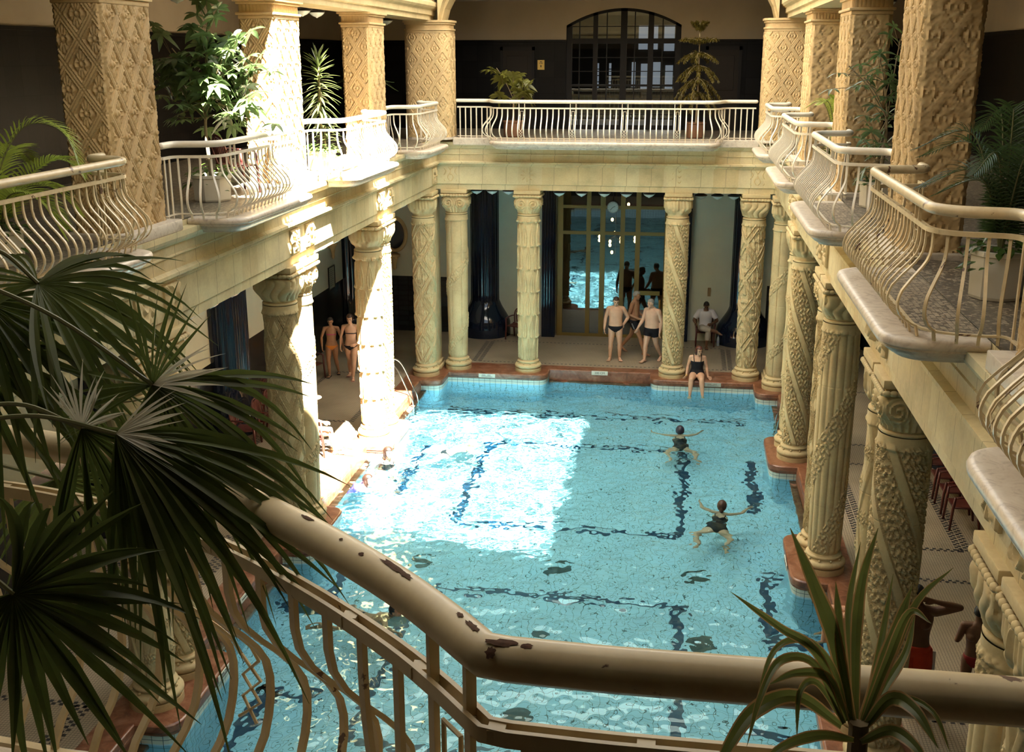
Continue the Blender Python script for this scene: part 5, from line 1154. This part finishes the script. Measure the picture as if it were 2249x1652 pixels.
fan(t,(.629,-27.035,7.084),(.74,.12,-.66),(-.15,-.85,.5),128,.52,.25,34,w=.034,pet=(.524,-27.051,7.118))
fan(t,(.779,-26.60,7.447),(.70,.0,-.80),(-.1,-.6,.75),70,.56,.45,22,pet=(.357,-26.669,7.723)); fan(t,(.779,-26.60,7.447),(.15,.05,1),(-.2,-.9,.3),40,.33,.0,8,w=.022)
fan(t,(.779,-26.60,7.447),(.9,.05,.35),(-.2,-.7,.6),32,.24,.1,8,m=LSIL); fan(t,(.779,-26.6,7.447),(-.9,0,-.25),(0,-.6,.8),26,.36,.12,7)
fan(t,(.69,-26.791,7.392),(.2,.05,.9),(-.1,-.9,.3),62,.19,.05,13,m=LSIL,pet=(.464,-26.854,7.455)); fan(t,(.69,-26.791,7.392),(.5,.1,-.85),(-.1,-.7,.6),60,.46,.3,16)
fan(t,(.781,-26.801,7.387),(.85,.1,.25),(-.1,-.7,.6),42,.22,.05,11,m=LSIL,pet=(.464,-26.90,7.43)); fan(t,(.781,-26.801,7.387),(.84,.16,-.62),(-.05,-.6,.75),44,.70,.42,24); fan(t,(.781,-26.801,7.387),(.45,.1,-.9),(-.05,-.7,.6),38,.5,.25,14)
fan(t,(.39,-26.417,7.655),(.92,.15,-.22),(-.1,-.45,.85),80,.58,.42,24,pet=(.233,-26.44,7.754)); fan(t,(.39,-26.417,7.655),(-.8,0,.1),(0,-.5,.8),60,.4,.3,10)
fan(t,(.222,-26.412,7.60),(.85,.1,-.45),(-.1,-.5,.8),72,.62,.36,24,pet=(.1,-26.5,7.6)); fan(t,(.20,-26.50,7.50),(.8,.1,-.55),(-.1,-.5,.8),70,.60,.30,22)
fan(t,(.10,-25.98,6.92),(.4,.3,-.75),(-.2,-.6,.7),110,.5,.2,26)
mb=MB(); mb.tube(spline([(-.25,-27.0,6.2),(-.22,-26.98,6.8),(-.05,-26.92,7.25),C_],6),np.linspace(.075,.05,19),10); mb.sphere(C_,(.055,.055,.06),10,8); mb.build('trunk',BARK,t)
for p in ((.524,-27.051,7.118),(.357,-26.669,7.723),(.464,-26.854,7.455),(.464,-26.90,7.43),(.233,-26.44,7.754),(.1,-26.5,7.6),(.2,-26.5,7.5),(.10,-25.98,6.92)):
    mb=MB(); mb.tube([C_,p],.006,6); mb.build('petiole',PETM,t)
mb=MB(); mb.lathe([(.001,6.004),(.20,6.004),(.26,6.3),(.27,6.33),(.25,6.33),(.24,6.28),(0,6.28)],28,c=(-.25,-27.0,0)); mb.build('pot',POTW,t)
# cordyline in the right foreground
CORD=[(0.034,[(2.331,-27.628,7.299),(2.299,-27.587,7.419),(2.27,-27.57,7.488),(2.231,-27.55,7.57)]),(0.025,[(2.334,-27.628,7.299),(2.336,-27.555,7.405),(2.346,-27.509,7.478),(2.37,-27.463,7.541)]),(0.022,[(2.329,-27.628,7.299),(2.313,-27.598,7.383),(2.306,-27.576,7.443),(2.301,-27.551,7.49)]),(0.02,[(2.321,-27.625,7.319),(2.269,-27.629,7.418),(2.216,-27.664,7.469),(2.143,-27.701,7.537)]),(0.032,[(2.341,-27.629,7.3),(2.37,-27.584,7.365),(2.395,-27.546,7.423),(2.416,-27.514,7.473)]),(0.018,[(2.341,-27.629,7.3),(2.385,-27.567,7.379),(2.426,-27.516,7.451),(2.481,-27.477,7.49)]),(0.02,[(2.341,-27.629,7.3),(2.376,-27.593,7.392),(2.401,-27.583,7.465),(2.425,-27.612,7.465)]),(0.018,[(2.317,-27.632,7.308),(2.269,-27.638,7.402),(2.217,-27.684,7.431),(2.187,-27.742,7.407),(2.17,-27.784,7.358)]),(0.032,[(2.314,-27.633,7.304),(2.245,-27.658,7.362),(2.185,-27.708,7.366),(2.148,-27.759,7.339),(2.133,-27.782,7.304)]),(0.02,[(2.321,-27.63,7.311),(2.29,-27.632,7.378),(2.242,-27.659,7.399),(2.201,-27.683,7.39)]),(0.03,[(2.347,-27.628,7.304),(2.375,-27.637,7.357),(2.399,-27.682,7.369),(2.423,-27.729,7.343)]),(0.013,[(2.347,-27.628,7.304),(2.389,-27.63,7.354),(2.426,-27.67,7.361),(2.444,-27.71,7.325)]),(0.016,[(2.323,-27.622,7.306),(2.298,-27.617,7.385),(2.255,-27.63,7.434),(2.208,-27.669,7.436),(2.18,-27.735,7.379)]),(0.02,[(2.336,-27.616,7.299),(2.337,-27.536,7.356),(2.338,-27.462,7.409),(2.36,-27.386,7.483)]),(0.015,[(2.317,-27.632,7.308),(2.275,-27.634,7.371),(2.249,-27.655,7.367),(2.244,-27.697,7.319)]),(0.02,[(2.337,-27.628,7.3),(2.367,-27.555,7.332),(2.386,-27.49,7.373),(2.409,-27.413,7.444)]),(0.022,[(2.33,-27.645,7.291),(2.276,-27.688,7.322),(2.222,-27.735,7.33),(2.179,-27.778,7.313)]),(0.026,[(2.339,-27.647,7.29),(2.371,-27.676,7.331),(2.396,-27.716,7.335),(2.411,-27.745,7.315)]),(0.018,[(2.334,-27.628,7.299),(2.323,-27.562,7.347),(2.302,-27.489,7.389),(2.275,-27.435,7.421)]),(0.02,[(2.344,-27.629,7.301),(2.387,-27.557,7.335),(2.42,-27.504,7.36),(2.439,-27.454,7.397)])]
t=thing('cordyline','slender green cordyline with rusty leaf edges in the right foreground','plant',(2.338,-27.64,6.2))
for w,P in CORD:
    P=spline(np.array(P)-np.array([2.338,-27.64,6.2]),6); n=len(P); q=np.linspace(0,1,n); W=w*.76*np.interp(q,[0,.12,.45,.8,1],[.45,.7,1,.6,.03]); mb=MB(); strip(mb,P,W,(-.1,-.8,.55),.18,1); mb.build('leaf',[LCOR,LEDG],t)
mb=MB(); mb.tube([(.02,0,.25),(.005,.005,.7),(0,.012,1.11)],[.022,.018,.014],8); mb.build('stem',BARK,t); mb=MB(); mb.lathe([(.001,.004),(.13,.004),(.17,.26),(.18,.28),(.16,.28),(.15,.25),(0,.25)],24); mb.build('pot',POTB,t)
def frond(mb,P,LL,droop,n=34,w=.016,side=1.,up=(0,0,1),vee=.5,tip=.35):
    """pinnate frond along curve P"""
    P=spline(P,8); T=np.gradient(P,axis=0); T/=np.linalg.norm(T,axis=1)[:,None]; m=len(P)
    for i in range(n):
        q=.12+.88*i/(n-1); k=q*(m-1); a=int(min(k,m-2)); p=P[a]+(P[a+1]-P[a])*(k-a); tt=T[a]; s=nz3(np.cross(tt,up)); u=np.cross(s,tt)
        l=LL*(math.sin(PI*min(1,.12+q*.85))**.6)*(1-.35*q)*(.9+.2*rnd.random())
        for sg in (-1,1):
            d=nz3(s*sg*.8+tt*(.45+.5*q)+u*vee*(1-.4*q)); x=np.linspace(0,1,5); R_=p+d*l*x[:,None]+np.array([0,0,-1])*(droop*l*x**2)[:,None]; strip(mb,R_,w*np.array([.5,1,.9,.6,.05]),u,.2)
def areca(label,loc,fronds,m,LL=.34,pot=None,droop=.35,w=.016,ivy=True,n=34,potm=POTW,cat='palm'):
    t=thing('areca_palm',label,cat,loc); mb=MB()
    for P in fronds: frond(mb,P,LL,droop,n,w)
    mb.build('foliage',m,t); mb=MB()
    for P in fronds: Q=spline(P,6); mb.tube(Q,np.linspace(.011,.003,len(Q)),6)
    mb.build('stem',PETM,t)
    if pot: planter(t,*pot,m=potm)
    if ivy and pot: trailing(t,pot[0],pot[1],pot[0]*.9)
    return t
def planter(t,r,h,m=POTW,n=8):
    mb=MB(); mb.lathe([(.001,.004),(r*.92,.004),(r*.96,.03),(r,h-.05),(r*1.06,h-.04),(r*1.06,h),(r*.9,h),(r*.9,h-.06),(0,h-.06)],n); mb.build('pot',m,t,smooth=False); mb=MB(); mb.lathe([(0,h-.055),(r*.89,h-.055)],n,cap=False); mb.build('soil',SOIL,t)
def ovate(mb,p,d,L,w,droop,up=(0,0,1),n=6):
    q=np.linspace(0,1,n); P=np.array(p)+np.array(d)*L*q[:,None]+np.array([0,0,-1])*(droop*L*q**2)[:,None]; strip(mb,P,w*np.array([.1,.75,1,.9,.55,.04][:n]),up,.12)
def trailing(t,r,h,reach,m=None,n=90):
    mb=MB()
    for i in range(n):
        a=rnd.random()*2*PI; q=rnd.random(); rr=r*(.4+.9*q); z=h+.16*rnd.random()*(1.2-q)-(.22*rnd.random() if q>.72 else 0); d=nz3((math.cos(a)+rnd.gauss(0,.4),math.sin(a)+rnd.gauss(0,.4),.2+rnd.gauss(0,.3))); ovate(mb,(rr*math.cos(a),rr*math.sin(a),z),d,.075+.04*rnd.random(),.06,.4)
    mb.build('ivy',m or LIVY,t)
def palmate(mb,p,d,L,w,k,droop):
    d=nz3(d); s=nz3(np.cross(d,(0,0,1))+1e-6); u=np.cross(s,d)
    for i in range(k):
        a=2*PI*(i+.5*rnd.random())/k; e=nz3(s*math.cos(a)+u*.1+np.cross(u,s)*math.sin(a)*.9+d*.35); ovate(mb,p,e,L*(.8+.35*rnd.random()),w,droop,u)
def umbrella_tree(label,loc,clusters,m,pot,L=.17,w=.07,k=7,cat='plant',nm='umbrella_tree',potm=POTW,trunk_h=None,ivy=True,spread=.18,trunk=()):
    """clusters: (x,y,z,r) balls of palmate leaves"""
    t=thing(nm,label,cat,loc); mb=MB(); st=MB()
    for x,y,z,n in clusters:
        for i in range(n):
            o=np.array([rnd.gauss(0,spread),rnd.gauss(0,spread),rnd.gauss(0,spread*.8)]); p=np.array([x,y,z])+o; d=nz3(o+np.array([0,0,.10])+1e-3); palmate(mb,p,d,L,w,k,.45)
            st.tube([p,np.array([x,y,z-.12])],.004,4)
        if trunk: st.tube(spline([trunk[-1],((trunk[-1][0]+x)/2,(trunk[-1][1]+y)/2,(trunk[-1][2]*.4+z*.6)),(x,y,z)],4),.009,5)
    mb.build('foliage',m,t)
    if trunk: Q=spline(trunk,5); st.tube(Q,np.linspace(.032,.018,len(Q)),8)
    st.build('trunk',BARK,t)
    if pot: planter(t,*pot,m=potm)
    if ivy and pot: trailing(t,pot[0],pot[1],pot[0])
    return t
# left balconies
areca('bright green areca palm arching over the nearest left balcony',(-4.75,-18.75,6.2),[[(0,0,.3),(.0,.1,.9),(.22,.3,1.36),(.55,.42,1.30),(.72,.45,.86)],[(0,0,.3),(-.2,-.1,1.0),(-.5,-.2,1.35),(-.9,-.2,1.3)],[(0,0,.3),(.15,.3,.8),(.35,.6,1.0),(.5,.9,.85)],[(0,0,.3),(.1,.15,.7),(.35,.4,.75),(.55,.6,.45)],[(0,0,.3),(-.2,.4,.9),(-.3,.9,1.1),(-.35,1.3,.9)],[(0,0,.3),(.2,-.1,.7),(.5,-.1,.7),(.7,0,.3)],[(0,0,.3),(-.3,.2,.8),(-.6,.5,.95),(-.9,.7,.75)],[(0,0,.3),(.0,.3,.6),(.1,.6,.6),(.2,.9,.25)],[(0,0,.3),(-.1,-.3,.9),(-.2,-.7,1.1),(-.2,-1.1,.9)]],LARE,.40,(.22,.36),w=.026,n=40)
umbrella_tree('tall umbrella tree with sunlit leaves in a white planter on the left balcony',(-4.78,-13.42,6.2),[(-.25,0,1.45,14),(.1,.1,1.55,16),(.45,.25,1.6,17),(.2,.1,1.9,13),(-.35,.1,1.85,12),(-.6,.2,1.6,9),(0,.1,2.15,12),(.35,.2,2.2,8),(.12,.0,2.55,6),(.55,.25,1.9,10),(-.05,.0,1.3,12),(.3,.1,1.35,10),(-.5,.1,2.15,6)],LSCH,(.29,.38),.24,.08,6,cat='tree',trunk=((0,0,.3),(-.03,.03,.6),(-.08,.1,1.05),(-.02,.1,1.4)))
t=thing('striped_dracaena','striped dracaena cane in a sunlit planter on the left balcony','plant',(-4.62,-8.75,6.2)); mb=MB()
for k in range(95):
    z=.95+1.05*(k/95)**.9; a=k*2.4; tp=k/95; el=-.5+1.7*tp**1.5+rnd.gauss(0,.12); d=np.array([math.cos(a)*math.cos(el),math.sin(a)*math.cos(el),math.sin(el)]); q=np.linspace(0,1,7); L=.44*(1-.25*abs(tp-.5)); P=np.array([0,0,z])+d*L*q[:,None]+np.array([0,0,-1])*(.45*L*(1-.6*tp)*q**2)[:,None]; strip(mb,P,.05*np.array([.5,.8,1,.95,.75,.4,.03]),(0,0,1) if abs(el)<1.2 else (1,0,0),.2)
for k in range(26):
    a=k*2.4; d=np.array([math.cos(a)*.8,math.sin(a)*.8,.5]); q=np.linspace(0,1,7); P=np.array([.06,.05,.5+.012*k])+d*.4*q[:,None]+np.array([0,0,-1])*(.2*q**2)[:,None]; strip(mb,P,.045*np.array([.5,.8,1,.95,.75,.4,.03]),(0,0,1),.2)
mb.build('foliage',LDRA,t); mb=MB(); mb.tube([(0,0,.3),(.01,0,1.1),(0,0,2.0)],.025,8); mb.tube([(.05,.05,.3),(.06,.05,.8)],.02,8); mb.build('cane',BARK,t); planter(t,.27,.36); trailing(t,.27,.36,.3,n=110)
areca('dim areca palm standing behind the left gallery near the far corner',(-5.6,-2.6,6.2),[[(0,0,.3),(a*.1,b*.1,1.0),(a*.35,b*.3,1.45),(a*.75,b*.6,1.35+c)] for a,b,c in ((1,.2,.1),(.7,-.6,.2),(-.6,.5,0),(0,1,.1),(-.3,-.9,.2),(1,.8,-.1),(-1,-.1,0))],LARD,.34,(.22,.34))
umbrella_tree('yellowish umbrella plant in a brown pot at the far gallery, under the yellow notice',(-2.42,.55,6.2),[(-.45,0,1.75,2),(-.28,.05,1.45,3),(0,0,1.52,3),(.3,0,1.35,3),(-.35,0,1.05,2),(.2,0,1.1,3),(.42,0,1.05,2),(.05,.05,1.2,2)],LDSC,(.27,.42),.30,.10,8,potm=POTB,ivy=False,spread=.09,trunk=((0,0,.3),(0,0,.7),(.0,0,.95)))
t=thing('norfolk_pine','bronze green norfolk pine in a brown pot at the far gallery, beside the arched window','tree',(2.3,.75,6.2)); mb=MB(); st=MB()
for z,n,L,dr in ((2.72,6,.20,-.25),(2.42,7,.50,.15),(2.12,7,.58,.55),(1.80,8,.62,.75),(1.48,8,.70,.85),(1.15,7,.66,.9)):
    for k in range(n):
        a=2*PI*(k+.3*rnd.random())/n+z*3; q=np.linspace(0,1,9); P=np.column_stack([math.cos(a)*L*q*(1-.2*max(dr,0)*q),math.sin(a)*L*q*(1-.2*max(dr,0)*q),z+.10*q-dr*L*q**1.7]); st.tube(P,np.linspace(.010,.004,9),5)
        for i in range(1,9):
            for _ in range(20):
                u=rnd.random(); p=P[i-1]+(P[i]-P[i-1])*u; tg=nz3(P[i]-P[i-1]); d=nz3(tg*.6+np.array([rnd.gauss(0,.6),rnd.gauss(0,.6),rnd.gauss(-.35,.4)])); x=np.linspace(0,1,3); l=.10*(1.15-.5*i/9)
                strip(mb,p+d*l*x[:,None]+np.array([0,0,-1])*(.25*l*x**2)[:,None],[.022,.028,.006],(0,0,1),.3)
mb.build('foliage',LARA,t); st.tube([(0,0,.3),(.02,0,1.5),(0,0,2.85)],[.03,.02,.008],8); st.build('trunk',BARK,t); planter(t,.25,.40,POTB)
# right balconies
areca('small areca palm between the far right pillars',(4.75,-7.8,6.2),[[(0,0,.3),(a*.12,b*.1,.9),(a*.3,b*.3,1.25),(a*.6,b*.6,1.0+c)] for a,b,c in ((-1,.2,.1),(-.7,-.6,.2),(.6,.5,0),(0,1,.1),(.3,-.9,.2),(-.2,.3,.35))],LARE,.28,(.2,.32))
umbrella_tree('drooping umbrella tree on the right balcony, hanging past the second pillar',(4.72,-12.85,6.2),[(-.05,0,1.0,8),(.05,.1,1.3,10),(0,0,1.6,9),(-.3,0,1.75,6),(-.5,.1,1.9,4),(-.1,.1,2.0,6),(.15,.1,2.25,5),(-.05,.0,.75,6)],LSCH,(.24,.36),.21,.048,5,cat='tree',trunk=((0,0,.3),(.05,0,.8),(.05,0,1.2)))
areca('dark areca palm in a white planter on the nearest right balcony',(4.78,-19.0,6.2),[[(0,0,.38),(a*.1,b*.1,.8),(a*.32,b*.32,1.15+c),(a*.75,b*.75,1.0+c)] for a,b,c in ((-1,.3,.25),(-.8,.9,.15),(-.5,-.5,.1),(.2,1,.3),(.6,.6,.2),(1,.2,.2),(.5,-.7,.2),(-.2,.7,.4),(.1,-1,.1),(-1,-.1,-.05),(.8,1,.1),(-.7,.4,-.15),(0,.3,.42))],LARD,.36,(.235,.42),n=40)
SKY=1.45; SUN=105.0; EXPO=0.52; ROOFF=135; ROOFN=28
# ================================================================ camera and light
cam=bpy.data.cameras.new('camera'); co=bpy.data.objects.new('camera',cam); COL.objects.link(co); SC.camera=co
cam.sensor_fit='HORIZONTAL'; cam.sensor_width=36; cam.lens=2452.78/2249*36; cam.clip_start=.05; cam.clip_end=200
yaw,pit,rol=.1517,.2785,-.0015
fw=Vector((-math.sin(yaw)*math.cos(pit),math.cos(yaw)*math.cos(pit),-math.sin(pit))); rt=Vector((math.cos(yaw),math.sin(yaw),0)); up=rt.cross(fw)
r2=math.cos(rol)*rt+math.sin(rol)*up; u2=-math.sin(rol)*rt+math.cos(rol)*up
M=Matrix((r2,u2,-fw)).transposed().to_4x4(); M.translation=(2.0592,-29.0869,8.2261); co.matrix_world=M
cam.dof.use_dof=False
W=bpy.data.worlds.new('sky'); SC.world=W; W.use_nodes=True
bg=W.node_tree.nodes['Background']; bg.inputs[0].default_value=(.72,.86,1.,1); bg.inputs[1].default_value=SKY
sun=bpy.data.lights.new('sun','SUN'); sun.energy=SUN; sun.angle=math.radians(.9); sun.color=(1,.93,.80)
so=bpy.data.objects.new('sun',sun); COL.objects.link(so); so.rotation_euler=Vector((-.32,.55,-1)).to_track_quat('-Z','Y').to_euler()
try: sun.cycles.is_caustics_light=True
except Exception as e: print('caustic light',e)
SC.view_settings.view_transform='Standard'; SC.view_settings.look='None'; SC.view_settings.gamma=1; SC.view_settings.exposure=EXPO
SC.view_settings.use_curve_mapping=False
c=SC.cycles; c.use_denoising=True; c.denoiser='OPENIMAGEDENOISE'; c.max_bounces=10; c.diffuse_bounces=4; c.glossy_bounces=4; c.transmission_bounces=8; c.transparent_max_bounces=8
c.caustics_reflective=False; c.caustics_refractive=True; c.sample_clamp_indirect=40; c.use_adaptive_sampling=True; c.adaptive_threshold=.015
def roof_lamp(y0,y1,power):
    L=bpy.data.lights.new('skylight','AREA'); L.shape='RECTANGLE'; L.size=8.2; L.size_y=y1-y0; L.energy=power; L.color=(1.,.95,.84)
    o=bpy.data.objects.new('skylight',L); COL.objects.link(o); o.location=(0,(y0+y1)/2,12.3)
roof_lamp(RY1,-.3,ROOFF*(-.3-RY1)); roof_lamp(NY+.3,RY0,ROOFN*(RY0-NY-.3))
